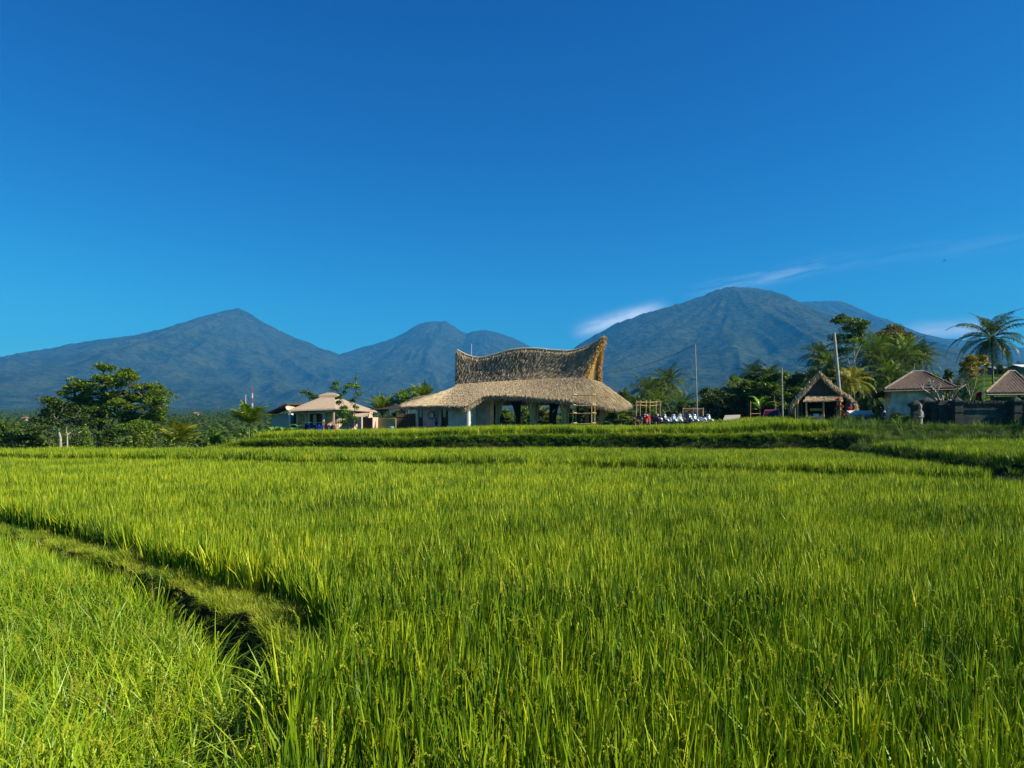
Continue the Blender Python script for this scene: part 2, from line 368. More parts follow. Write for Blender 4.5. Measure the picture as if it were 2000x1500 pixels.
# ------------------------------------------------------------------ haze
def haze():
    mb = MB(); x0, x1, y0, y1, z0, z1 = -12500, 12500, -80, 12500, -60, 1420
    mb.box(((x0+x1)/2, (y0+y1)/2, (z0+z1)/2), (x1-x0, y1-y0, z1-z0))
    m = bpy.data.materials.new('haze_air'); m.use_nodes = True; nt = m.node_tree
    for n in list(nt.nodes):
        if n.type != 'OUTPUT_MATERIAL': nt.nodes.remove(n)
    v = nt.nodes.new('ShaderNodeVolumePrincipled'); v.inputs['Color'].default_value = (0.045, 0.40, 0.95, 1); v.inputs['Density'].default_value = 8.6e-5; v.inputs['Anisotropy'].default_value = 0.0
    nt.links.new(v.outputs[0], nt.nodes['Material Output'].inputs['Volume'])
    m.cycles.homogeneous_volume = True
    o = mb.build('haze', m); tag(o, kind='stuff'); return o
HAZE = haze()
# ------------------------------------------------------------------ scattering (geometry nodes, only for stuff)
def proto(name, mb, mats):
    return bpy.data.objects.new(name, mb.mesh(name, mats))
def scatter(name, pts, rots, scl, protos):
    me = bpy.data.meshes.new(name); me.vertices.add(len(pts)); me.vertices.foreach_set('co', np.asarray(pts, np.float32).ravel())
    a = me.attributes.new('rot', 'FLOAT_VECTOR', 'POINT'); a.data.foreach_set('vector', np.asarray(rots, np.float32).ravel())
    a = me.attributes.new('scl', 'FLOAT_VECTOR', 'POINT'); a.data.foreach_set('vector', np.asarray(scl, np.float32).ravel())
    a = me.attributes.new('pick', 'INT', 'POINT'); a.data.foreach_set('value', rng.integers(0, len(protos), len(pts)).astype(np.int32))
    o = bpy.data.objects.new(name, me); COL.objects.link(o)
    c = bpy.data.collections.new(name+'_kinds')
    for p in protos: c.objects.link(p)
    g = bpy.data.node_groups.new(name, 'GeometryNodeTree')
    g.interface.new_socket('Geometry', in_out='INPUT', socket_type='NodeSocketGeometry'); g.interface.new_socket('Geometry', in_out='OUTPUT', socket_type='NodeSocketGeometry')
    N = g.nodes.new; i = N('NodeGroupInput'); u = N('NodeGroupOutput'); ip = N('GeometryNodeInstanceOnPoints'); ci = N('GeometryNodeCollectionInfo')
    ci.inputs['Collection'].default_value = c; ci.inputs['Separate Children'].default_value = True; ci.inputs['Reset Children'].default_value = True
    def na(nm, dt):
        n = N('GeometryNodeInputNamedAttribute'); n.data_type = dt; n.inputs[0].default_value = nm; return n.outputs[0]
    L = g.links.new
    L(i.outputs[0], ip.inputs['Points']); L(ci.outputs[0], ip.inputs['Instance']); ip.inputs['Pick Instance'].default_value = True
    L(na('pick', 'INT'), ip.inputs['Instance Index']); L(na('rot', 'FLOAT_VECTOR'), ip.inputs['Rotation']); L(na('scl', 'FLOAT_VECTOR'), ip.inputs['Scale'])
    L(ip.outputs[0], u.inputs[0])
    md = o.modifiers.new('scatter', 'NODES'); md.node_group = g
    return o
def blade(mb, base, h, az_, lean, curve, w, seg=4, mi=0, twist=0.0):
    """one grass blade: tapered strip bending outward"""
    d = np.array([math.cos(az_), math.sin(az_)]); n = np.array([-d[1], d[0]]); 
    ct, st = math.cos(twist), math.sin(twist); wd = n*ct+d*st
    V = []
    for k in range(seg+1):
        t = k/seg; out = lean*t+curve*t**2.6; z = h*(t-0.32*abs(curve/h)*t**4)
        ww = w*(1-t**3.2)*0.5 if k < seg else 0
        c = np.array([base[0]+d[0]*out, base[1]+d[1]*out, z])
        if k < seg: V += [c-np.array([wd[0]*ww, wd[1]*ww, 0]), c+np.array([wd[0]*ww, wd[1]*ww, 0])]
        else: V.append(c)
    Fs = [(2*k, 2*k+1, 2*k+3, 2*k+2) for k in range(seg-1)]+[(2*seg-2, 2*seg-1, 2*seg)]
    mb.add(V, Fs, mi)
def panicle(mb, base, h, az_, droop, L, mi=1, grains=30):
    """rice panicle: stalk that arches over carrying grains"""
    d = np.array([math.cos(az_), math.sin(az_), 0]); P = []
    for k in range(9):
        t = k/8; a = t*t*droop
        if k == 0: p = np.array([base[0], base[1], h]); P.append(p); continue
        P.append(P[-1]+(np.array([0, 0, 1])*math.cos(a)+d*math.sin(a))*L/8)
    mb.tube(P, [0.0015]*9, 3, mi, cap=False)
    for g in range(grains):
        t = 0.2+0.8*g/grains; i = min(7, int(t*8)); f = t*8-i; c = P[i]*(1-f)+P[i+1]*f; ax = (P[i+1]-P[i])/np.linalg.norm(P[i+1]-P[i])
        r = rng.normal(0, 1, 3); r -= ax*r.dot(ax); r /= np.linalg.norm(r); e = ax*0.9+r*0.55; e /= np.linalg.norm(e)
        s_ = np.cross(e, rng.normal(0, 1, 3)); s_ /= np.linalg.norm(s_); l = 0.016; wd = 0.0046; c = c+r*0.003
        n2 = np.cross(e, s_)
        mb.add([c, c+e*l*0.5+s_*wd, c+e*l, c+e*l*0.5-s_*wd, c+e*l*0.5+n2*wd, c+e*l*0.5-n2*wd], [(0, 1, 2, 3), (0, 4, 2, 5)], mi)
RICE = leafmat('rice_leaf', [(0.012, 0.045, 0.004), (0.08, 0.17, 0.004), (0.22, 0.32, 0.006), (0.50, 0.54, 0.02)], 0.13, 0.5, 0.22, spec=0.2, rnd=0.75, gain=1.35)
RICE2 = leafmat('rice_leaf_light', [(0.025, 0.085, 0.004), (0.11, 0.23, 0.005), (0.27, 0.40, 0.008), (0.52, 0.58, 0.03)], 0.16, 0.45, 0.4, rnd=0.72)
PAN = leafmat('rice_grain', [(0.26, 0.34, 0.012), (0.42, 0.48, 0.02), (0.58, 0.58, 0.05)], 0.3, 0.6, 0.5)
DRY = leafmat('rice_straw', [(0.16, 0.12, 0.03), (0.28, 0.18, 0.05)], 0.2, 0.7, 0.5)
GR = leafmat('short_grass', [(0.04, 0.11, 0.008), (0.16, 0.26, 0.010), (0.36, 0.42, 0.02), (0.50, 0.42, 0.10)], 0.35, 0.6, 0.6, rnd=0.6)
def rice_tuft(n, R0, h0, h1, w, pan=1, seg=4, leanf=1.0, lod=0, dry=2):
    mb = MB()
    for i in range(n):
        a = rng.uniform(0, 2*math.pi); r = R0*math.sqrt(rng.uniform()); b = (r*math.cos(a), r*math.sin(a)); h = rng.uniform(h0, h1)
        az_ = a+rng.normal(0, 0.7); lean = abs(rng.normal(0.05, 0.06))*leanf
        cv = (abs(rng.normal(0.03, 0.05)) if rng.uniform() < 0.8 else rng.uniform(0.15, 0.32))*leanf
        blade(mb, b, h, az_, lean, cv, w*rng.uniform(0.7, 1.25), seg, 0, rng.uniform(-1.3, 1.3))
    for i in range(dry):
        a = rng.uniform(0, 6.28); blade(mb, (0, 0), rng.uniform(0.6, 0.85) if (lod == 0 and i == 0 and rng.uniform() < .35) else rng.uniform(0.15, 0.45), a, 0.12, 0.12, w, 3, 2, 0.4)
    for i in range(pan):
        a = rng.uniform(0, 6.28); b = (rng.uniform(-R0, R0), rng.uniform(-R0, R0)); h = rng.uniform(h0*0.85, h1*0.95)
        if lod == 0:
            mb.tube([(b[0], b[1], h*0.5), (b[0], b[1], h)], [0.0022, 0.0015], 3, 0, cap=False)
            panicle(mb, b, h, a, rng.choice([0.5, 0.9, 1.6, 2.4], p=[0.4, 0.3, 0.2, 0.1]), rng.uniform(0.16, 0.24))
        else:
            blade(mb, b, h+0.1, a, 0.02, rng.uniform(0.02, 0.15), w*1.1, 3, 1, 0.3)
    return mb
RM = [RICE, PAN, DRY]; RM2 = [RICE2, PAN, DRY]
rA = [proto('rice_a%d' % i, rice_tuft(24, 0.065, 0.60, 0.98, 0.022, (0, 1, 2, 3)[i % 4], leanf=0.9), RM) for i in range(8)]
rB = [proto('rice_b%d' % i, rice_tuft(27, 0.10, 0.72, 0.95, 0.026, 4, 3, leanf=0.8, lod=1), RM) for i in range(6)]
rC = [proto('rice_c%d' % i, rice_tuft(34, 0.17, 0.72, 0.95, 0.040, 5, 2, leanf=0.9, lod=1), RM) for i in range(5)]
rL = [proto('rice_l%d' % i, rice_tuft(26, 0.09, 0.34, 0.80, 0.018, (1, 2, 3)[i % 3], 5, leanf=3.4), RM2) for i in range(8)]
rB2 = [proto('rice_d%d' % i, rice_tuft(36, 0.18, 0.55, 0.84, 0.018, 5, 3, leanf=1.3, lod=1), RM2) for i in range(5)]
def wedge(y0, y1, sp, marg=2.0, k=0.78):
    """jittered grid of points inside the camera's wedge (plus a margin to each side)"""
    P = []
    for y in np.arange(y0, y1, sp):
        hw = y*k+marg; x = np.arange(-hw, hw, sp); P.append(np.stack([x+rng.uniform(-.36, .36, len(x))*sp, np.full(len(x), y)+rng.uniform(-.36, .36, len(x))*sp], -1))
    return np.concatenate(P)
def place(name, P, protos, smin, smax, tilt=0.08, label=None, cat=None, tiltdir=None, wide=1.0, sink=0.0, hfun=None):
    z = H(P[:, 0], P[:, 1])-sink
    n = len(P); s = rng.uniform(smin, smax, n)
    if hfun is not None: s = s*hfun(P[:, 0], P[:, 1])
    rot = np.stack([rng.normal(0, tilt, n), rng.normal(0, tilt, n), rng.uniform(0, 6.283, n)], -1)
    if tiltdir is not None:   # lodged plants lean one way
        rot[:, 2] = rng.uniform(0, 6.283, n); rot[:, 0] += tiltdir[0]; rot[:, 1] += tiltdir[1]
    o = scatter(name, np.column_stack([P, z]), rot, np.stack([s*wide, s*wide, s], -1), protos)
    tag(o, label, cat, kind='stuff'); return o
hvar = lambda x, y: 1+0.07*wav(x, y, 1.3, 1)+0.05*wav(x, y, 4.5, 6)
def inmain(P):
    x, y = P[:, 0], P[:, 1]
    sf = side(x, y, BF); ok = np.where((y > 6.2) & (x < 0) & (y < 33), sf > 0.10-0.45*smooth(7.3, 6.5, y), True)
    ok &= ~((y <= 6.2) & (x < -1.75+0.3*(6.2-y)*0.2))
    ok &= y < EA(x)-1.0
    ok &= ~((x-19.2-(y-27)*0.13 > -0.5) & (y-(31.0-(x-19.2)*0.55) > -0.9))
    return P[ok]
Pn = inmain(wedge(1.9, 9.5, 0.215, 1.5)); place('rice_plants', Pn, rA, 0.84, 1.1, 0.08, 'tall green rice plants with young panicles filling the near part of the big paddy', 'rice', hfun=hvar)
Pn = inmain(wedge(9.5, 20, 0.215)); place('rice_plants', Pn, rB, 0.9, 1.08, 0.08, 'bright green rice filling the middle of the big paddy', 'rice', hfun=hvar)
Pn = inmain(wedge(20, 50, 0.30)); place('rice_plants', Pn, rC, 0.92, 1.07, 0.08, 'rice at the far side of the big paddy below the low terrace step', 'rice', hfun=hvar)
P = wedge(1.9, 34, 0.24); sn = side(P[:, 0], P[:, 1], BN)
gapw = 0.22+0.43*smooth(13, 9.5, P[:, 1])*smooth(7.6, 8.8, P[:, 1])-0.4*smooth(7.9, 7.1, P[:, 1])
P = P[np.where(P[:, 1] > 6.2, (sn < -gapw) & (P[:, 0] < 0), P[:, 0] < -1.78)]
hole = np.hypot(P[:, 0]+1.75, (P[:, 1]-4.45)*0.8) < 0.28
P = P[~hole]
place('rice_plants', P[P[:, 1] < 13], rL, 0.8, 1.15, 0.30, 'paler lodged rice leaning over in the small lower paddy left of the grassy bund', 'rice', tiltdir=(0.0, 0.0), hfun=hvar)
place('rice_plants', P[P[:, 1] >= 13], rB2, 0.85, 1.0, 0.2, 'paler rice at the far left end of the small lower paddy', 'rice', hfun=hvar)
# second field
P = wedge(26, 53, 0.31); x, y = P[:, 0], P[:, 1]
P = P[(y > EA(x)+0.02) & (y < EB(x)-0.15) & ~((x-19.2-(y-27)*0.13 > -0.9) & (y > 26)) & ~((x > 21) & (y > 45))]
place('rice_plants', P, rC, 0.76, 0.90, 0.08, 'narrow second strip of rice between the low step and the dark grassy bank', 'rice', hfun=hvar)
# upper terrace
P = wedge(52, 67, 0.33); x, y = P[:, 0], P[:, 1]
xe = np.arange(-18.4, 22, 0.13); P = np.concatenate([P, np.column_stack([xe, EB(xe)+1.62+rng.normal(0, .05, len(xe))])]); x, y = P[:, 0], P[:, 1]
P = P[(y > EB(x)+1.45) & (x > -18.6) & (x < 22.5-(y-53)*0.05) & (y < 66)]
place('rice_plants', P, rC, 0.92, 1.1, 0.07, 'upper terrace rice in front of the thatched pavilion', 'rice', hfun=hvar)
# right plot
P = wedge(25, 46, 0.31); x, y = P[:, 0], P[:, 1]
P = P[(x-19.2-(y-27)*0.13 > 0.6) & (y-(31.0-(x-19.2)*0.55) > 0.3) & (x < 45)]
place('rice_plants', P, rC, 0.6, 0.75, 0.1, 'yellow green rice in the raised plot at the right edge', 'rice', hfun=hvar)
# grass
def grass_tuft(n, R0, h0, h1, w, lean=1.0, seg=3):
    mb = MB()
    for i in range(n):
        a = rng.uniform(0, 6.28); r = R0*math.sqrt(rng.uniform()); blade(mb, (r*math.cos(a), r*math.sin(a)), rng.uniform(h0, h1), a+rng.normal(0, 0.8), rng.uniform(0, 0.06)*lean, rng.uniform(0, 0.07)*lean, w*rng.uniform(0.7, 1.3), seg, 0, rng.uniform(-1, 1))
    return mb
gS = [proto('grass_s%d' % i, grass_tuft(30, 0.09, 0.03, (0.11, 0.16, 0.22)[i % 3], 0.0075, (0.9, 1.6, 2.2)[i % 3]), [GR]) for i in range(6)]
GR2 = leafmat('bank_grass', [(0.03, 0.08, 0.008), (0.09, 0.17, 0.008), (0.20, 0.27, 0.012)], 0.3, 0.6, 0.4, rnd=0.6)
GR3 = leafmat('bank_weed_shade', [(0.012, 0.035, 0.005), (0.035, 0.08, 0.006), (0.09, 0.15, 0.008)], 0.15, 0.6, 0.4, rnd=0.6)  # weed leaf darkened to stand for shade on the bank face
gB = [proto('grass_b%d' % i, grass_tuft(40, 0.22, 0.10, 0.34, 0.018, 1.6), [(GR2, GR3)[i % 2]]) for i in range(6)]
gT = [proto('grass_t%d' % i, grass_tuft(34, 0.20, 0.45, 1.05, 0.022, 4.0, 4), [GR2]) for i in range(5)]
P = wedge(6.3, 30, 0.085); P = P[P[:, 0] < -1.2]; sf = side(P[:, 0], P[:, 1], BF); sn = side(P[:, 0], P[:, 1], BN)
P = P[(sf < 0.3) & (sn > -0.30)]
P = P[(P[:, 1] < 16) | (rng.uniform(size=len(P)) < 0.5)]
place('grass', P, gS, 0.7, 1.3, 0.2, 'short grass on the curving earth bund in the foreground', 'grass', hfun=lambda x, y: 0.75+0.35*wav(x, y, 0.5, 2)+0.1)
P = wedge(44, 62, 0.18); x, y = P[:, 0], P[:, 1]; eb = EB(x)
inb = (x > -31) & (y > eb-0.5) & (y < eb+1.6) & (x < 25)
rgt = (x >= 22) & (y > 44)
top_ = inb & (y > eb+0.8); P2 = P[top_]; P = P[(inb & ~top_ ) | rgt]
xe = np.arange(-30, 26, 0.07); Pe = np.column_stack([xe, EB(xe)+0.35*wav(xe, 0*xe, 2.2, 3)+0.72+rng.normal(0, .07, len(xe))])
place('grass', P, gB, 0.7, 1.3, 0.2, 'grass and weeds covering the terrace banks', 'grass', hfun=lambda x, y: (1.0+0.25*wav(x, y, 0.9, 2))*np.where((x < 24) & (y < EB(x)+.75), .8, 1)*np.where((x >= 22) & (y > 50.9) & (y < 53), .6, 1))
Pd = wedge(49.5, 54, 0.14); x, y = Pd[:, 0], Pd[:, 1]; ed = EB(x)+0.35*wav(x, 0*y, 2.2, 3); Pd = Pd[(x > -24) & (x < 26) & (y > ed-0.35) & (y < ed+0.62)]
place('grass', Pd, [proto('grass_w%d' % i, grass_tuft(30, 0.15, 0.10, 0.30, 0.024, 2.0), [GR3]) for i in range(4)], 0.7, 1.1, 0.35, 'leafy weeds on the terrace bank face, shade painted in as dark leaf colour', 'weeds')
gE = [proto('grass_e%d' % i, grass_tuft(34, 0.12, 0.14, 0.30, 0.022, 1.5), [RICE2]) for i in range(4)]  # bright leaf colour paints the sunlit upper edge of the bank
Pe = Pe[(Pe[:, 0] > -23) & (Pe[:, 0] < 22)]; place('grass', Pe, gE, 0.7, 1.15, 0.2, 'line of grass along the lip of the terrace bank, sunlight painted in as bright leaf colour', 'grass')
place('grass', P2, gS, 1.4, 2.4, 0.2, 'short bright grass along the top of the terrace bank', 'grass', wide=1.8)
P = wedge(44, 66, 0.9); x, y = P[:, 0], P[:, 1]
P = P[((x > 22) & (y > 45) & (rng.uniform(size=len(P)) < 0.55)) | ((x > -18) & (x < 8) & (y > 64.5) & (rng.uniform(size=len(P)) < 0.55)) | ((x <= 22) & (x > -25) & (abs(y-EB(x)+0.3) < 0.5) & (rng.uniform(size=len(P)) < 0.12))]
place('grass', P, gT, 0.6, 1.15, 0.12, 'tall loose weeds on the banks and along the yard edge', 'weeds')
P = wedge(23, 40, 0.22); x, y = P[:, 0], P[:, 1]; a_ = x-19.2-(y-27)*0.13; b_ = y-(31.0-(x-19.2)*0.55); P = P[(x > 17) & (a_ > -1.3) & ((np.abs(b_) < 1.3) | ((a_ < 1.0) & (b_ > -1.2)))]
place('grass', P, gB, 0.7, 1.2, 0.2, 'weedy grass in the ditch at the right edge', 'grass')
P = wedge(34, 46, 0.6); x, y = P[:, 0], P[:, 1]; P = P[(np.abs(x-19.2-(y-27)*0.13) < 1.2)]
place('grass', P, gT, 0.5, 0.9, 0.15, 'weeds hanging into the ditch beside the right hand plot', 'weeds')
P = wedge(76, 128, 0.55); x, y = P[:, 0], P[:, 1]; P = P[(x > 44) & (x-(y-85)*0.57 > 49) & (x < 100)]
place('grass', P, gT, 0.45, 0.75, 0.1, 'green crop covering the stepped terraces behind the right hand houses', 'crop')
P = wedge(62, 84, 0.45); x, y = P[:, 0], P[:, 1]; P = P[(x > -32) & (rng.uniform(size=len(P)) < np.where(y < 67, 0.8, 0.35))]
place('grass', P, gB, 0.7, 1.3, 0.2, 'patchy grass in the yards around the buildings', 'grass')
rng = np.random.default_rng(21)
# ------------------------------------------------------------------ vegetation library
BARK = mat('bark', (0.16, 0.13, 0.09), 0.9, (0.07, 0.055, 0.04), 6, 0.6, 25)
BARKP = mat('pale_bark', (0.42, 0.38, 0.30), 0.85, (0.22, 0.19, 0.14), 5, 0.4, 20)
PTRUNK = mat('palm_trunk', (0.26, 0.22, 0.16), 0.9, (0.12, 0.10, 0.075), 5, 0.7, 12, stretch=(1, 1, 6))
L_DARK = leafmat('leaf_dark', [(0.022, 0.05, 0.008), (0.055, 0.10, 0.010), (0.12, 0.17, 0.014)], 0.25, 0.5, 0.25)
L_MID = leafmat('leaf_mid', [(0.035, 0.08, 0.008), (0.10, 0.17, 0.010), (0.20, 0.27, 0.014)], 0.3, 0.5, 0.3)
L_LIGHT = leafmat('leaf_light', [(0.07, 0.15, 0.010), (0.13, 0.24, 0.012), (0.20, 0.30, 0.014)], 0.35, 0.5, 0.5)
L_OLIVE = leafmat('leaf_olive', [(0.045, 0.055, 0.012), (0.10, 0.10, 0.014), (0.17, 0.13, 0.02)], 0.25, 0.5, 0.5)
L_GOLD = leafmat('leaf_gold', [(0.12, 0.14, 0.01), (0.26, 0.22, 0.015), (0.36, 0.26, 0.02)], 0.3, 0.5, 0.5)
P_DARK = leafmat('palm_leaf_dark', [(0.02, 0.05, 0.008), (0.055, 0.10, 0.012), (0.14, 0.17, 0.02)], 0.2, 0.45, 0.2, spec=0.2)
P_MID = leafmat('palm_leaf', [(0.04, 0.09, 0.010), (0.10, 0.17, 0.012), (0.22, 0.27, 0.025)], 0.25, 0.45, 0.3, spec=0.22)
P_YEL = leafmat('palm_leaf_yellow', [(0.08, 0.14, 0.01), (0.20, 0.24, 0.012), (0.44, 0.30, 0.015)], 0.3, 0.4, 0.8, spec=0.4)
BAN = leafmat('banana_leaf', [(0.09, 0.20, 0.012), (0.15, 0.28, 0.015), (0.24, 0.36, 0.03)], 0.3, 0.35, 0.8, spec=0.5)
PINK = leafmat('pink_flower', [(0.55, 0.02, 0.06), (0.75, 0.04, 0.12), (0.8, 0.15, 0.2)], 0.3, 0.6, 1)
DEAD = leafmat('dead_frond', [(0.16, 0.09, 0.04), (0.30, 0.18, 0.08)], 0.15, 0.7, 1)
def leaves(mb, C, size, up=0.6, mi=0, asp=0.55, rs=None):
    """one small rhombic leaf at every point of C"""
    C = np.asarray(C, float); n = len(C); g = rs or rng
    nrm = g.normal(0, 1, (n, 3)); nrm[:, 2] = np.abs(nrm[:, 2])+up; nrm /= np.linalg.norm(nrm, axis=1)[:, None]
    a = g.normal(0, 1, (n, 3)); a -= nrm*(a*nrm).sum(1)[:, None]; a /= np.linalg.norm(a, axis=1)[:, None]; b = np.cross(nrm, a)
    s = (g.uniform(0.6, 1.4, n)*size)[:, None]
    V = np.stack([C-a*s*0.5, C-b*s*asp*0.5+nrm*s*0.06, C+a*s*0.5, C+b*s*asp*0.5+nrm*s*0.06], 1)
    Fq = np.arange(4*n).reshape(n, 4); mb.addnp(V, Fq, mi)
def blobpts(c, r, n, g=rng, shell=0.55, lump=5):
    """points in a lumpy ellipsoid made of sub-clumps, denser outside and on top"""
    k = max(3, lump); d = g.normal(0, 1, (k, 3)); d /= np.linalg.norm(d, axis=1)[:, None]; d[:, 2] = np.abs(d[:, 2])*0.8-0.15
    cen = d*g.uniform(0.25, 0.75, (k, 1)); rad = g.uniform(0.32, 0.6, k)
    w = g.integers(0, k, n); v = g.normal(0, 1, (n, 3)); v /= np.linalg.norm(v, axis=1)[:, None]; v[:, 2] = np.where(g.uniform(size=n) < 0.7, np.abs(v[:, 2]), v[:, 2])
    p = cen[w]+v*(rad[w]*g.uniform(shell, 1.08, n))[:, None]
    return np.asarray(c)+p*np.asarray(r)
def tree_obj(name, label, cat, base, trunks, blobs, leafm, bark=BARK, size=0.22, dens=1.0, group=None, r0=0.18, lift=0.75, lump=5, up=0.6):
    """trunks: list of world polylines (first = main); blobs: (centre, radii)"""
    e = empty(name, base, label, cat, group); bx = Vector(base)
    tb = MB()
    for i, tp in enumerate(trunks):
        pts = [Vector(p)-bx for p in tp]; n = len(pts); rr = r0*(1 if i == 0 else 0.6)
        tb.tube(pts, [rr*(1-0.72*k/(n-1)) for k in range(n)], 7)
    main = [Vector(p)-bx for p in trunks[0]]
    for c, r in blobs:
        c = Vector(c)-bx
        # limb from the nearest suitable trunk point
        best = None
        for tp in trunks:
            for p in tp:
                p = Vector(p)-bx
                if p.z < c.z-0.15*(c-p).length: 
                    d = (c-p).length
                    if best is None or d < best[0]: best = (d, p)
        if best is None: best = (0, main[-1])
        p = best[1]; m = p.lerp(c, 0.5)+Vector((rng.normal(0, .12), rng.normal(0, .12), -0.05-0.10*(c-p).length*lift))
        tb.tube([p, m, c], [r0*0.34, r0*0.24, r0*0.08], 5, cap=False)
        for _ in range(3):
            t2 = c+Vector((rng.uniform(-.6, .6)*r[0], rng.uniform(-.6, .6)*r[1], rng.uniform(-.1, .7)*r[2])); tb.tube([m.lerp(c, .4), t2], [r0*0.12, r0*0.04], 4, cap=False)
    tb.build('trunk', bark, e)
    cb = MB()
    for c, r in blobs:
        vol = (r[0]*r[1]+r[0]*r[2]+r[1]*r[2])/3; n = int(dens*vol*22/(size*size))+40
        leaves(cb, blobpts(Vector(c)-bx, r, n, lump=lump), size, up)
    cb.build('crown', leafm, e)
    return e
def pxtree(name, label, cat, Y, base_px, trunk_pxs, blobs_px, leafm, **kw):
    depth = kw.pop('depth', 1.0); gz = kw.pop('gz', None)
    base = W(base_px[0], base_px[1], Y)
    base.z = Hs(base.x, base.y) if gz is None else gz
    trunks = []
    for i, tp in enumerate(trunk_pxs):
        pl = [W(p[0], p[1], Y+(rng.uniform(-.3, .3) if k else 0)) for k, p in enumerate(tp)]; pl[0].z = min(pl[0].z, base.z-0.1) if i == 0 else pl[0].z; trunks.append(pl)
    blobs = []
    for (px, py, rx, ry) in blobs_px:
        rX = rx*1.6*Y/F; rZ = ry*2.15*Y/F; dy = rng.uniform(-1, 1)*depth; blobs.append((W(px, py, Y)+Vector((0, dy, 0)), (rX, rX*0.95, rZ)))
    return tree_obj(name, label, cat, base, trunks, blobs, leafm, **kw)
def frond(mb, o, az_, e0, L, droop, nl=26, ll=0.75, mi=0, hang=0.5, vee=0.25, lw=0.05, mis=None):
    """a pinnate palm leaf: arching midrib with narrow leaflets to both sides"""
    d = np.array([math.cos(az_), math.sin(az_), 0]); up = np.array([0, 0, 1.0]); sd_ = np.array([-d[1], d[0], 0]); n = 12; P = [np.array(o, float)]; T = []
    for k in range(n):
        a = e0-droop*((k+0.5)/n)**1.3; t = d*math.cos(a)+up*math.sin(a); T.append(t); P.append(P[-1]+t*L/n)
    T.append(T[-1])
    mb.tube(P, [0.035*L/4*(1-0.85*k/n) for k in range(n+1)], 4, mi if mis is None else mis, cap=False)
    V = []; 
    tt = 0.14+0.86*(np.arange(nl)+0.5)/nl
    P = np.array(P); T = np.array(T)
    for s in (-1, 1):
        for t in tt:
            i = min(n-1, int(t*n)); f = t*n-i; c = P[i]*(1-f)+P[i+1]*f; ax = T[i]
            l = ll*(math.sin(min(1, t*1.15+0.12)*math.pi)**0.6*0.9+0.12)*rng.uniform(0.85, 1.1)
            nn = np.cross(ax, sd_); nn = nn/np.linalg.norm(nn); nn = nn if nn[2] > 0 else -nn
            e = sd_*s*0.85+ax*0.55+nn*vee+rng.normal(0, 0.06, 3); e /= np.linalg.norm(e)
            e2 = e-up*hang*2.2; e2 /= np.linalg.norm(e2); w = ax*lw*0.5
            m = c+e*l*0.5; q_ = m+e2*l*0.5
            V.append([c-w, c+w, m+w, m-w]); V.append([m-w, m+w, q_+w*0.15, q_-w*0.15])
    V = np.array(V); mb.addnp(V, np.arange(V.shape[0]*4).reshape(-1, 4), mi)
def palm_crown(mb, o, L, nf, seed=0, e_hi=1.35, e_lo=-0.35, droop=1.5, ll=0.7, nl=24, hang=0.45, vee=0.25, lw=0.05, young=False, mi=0):
    for k in range(nf):
        t = (k+0.5)/nf; az_ = k*2.39996+seed+rng.normal(0, .1); e0 = e_hi+(e_lo-e_hi)*t**0.9
        frond(mb, o, az_, e0, L*rng.uniform(0.85, 1.08)*(0.8+0.2*math.sin(math.pi*t)), droop*rng.uniform(0.75, 1.2)*(0.55+0.6*(1-abs(t-.45))), nl, ll, mi, hang, vee, lw)
def palm(name, label, base, top, L, nf=20, leafm=P_MID, group=None, r=0.16, fr=None, bark=PTRUNK, cat='palm tree', nuts=True, seed=0.0, **kw):
    e = empty(name, base, label, cat, group); b = Vector(base); t = Vector(top)-b
    if t.length > 0.5:
        mb = MB(); pts = []; 
        side_ = Vector((t.x, t.y, 0))*0.0+Vector((rng.normal(0, .15), rng.normal(0, .15), 0))
        for k in range(9):
            u = k/8; pts.append(Vector((0, 0, -0.2))*(1-u)+t*u+side_*math.sin(u*math.pi)*(t.length/8))
        mb.tube(pts, [r*(1.45-0.6*min(1, k/2)-0.035*k) for k in range(9)], 8)
        mb.build('trunk', bark, e)
    mb = MB(); palm_crown(mb, t, L, nf, seed, **kw)
    if fr: 
        for f in fr: frond(mb, t, *f)
    mb.build('crown', leafm, e)
    if nuts and t.length > 3:
        nb = MB()
        for k in range(8):
            a = k*.785; nb.lathe([(0.0, -.15), (.10, -.09), (.13, 0), (.09, .09), (0, .13)], 6, tuple(t+Vector((math.cos(a)*.2, math.sin(a)*.2, -.25+(.05 if k % 2 else -.05)))))
        nb.build('coconut_cluster', L_OLIVE, e)
    return e
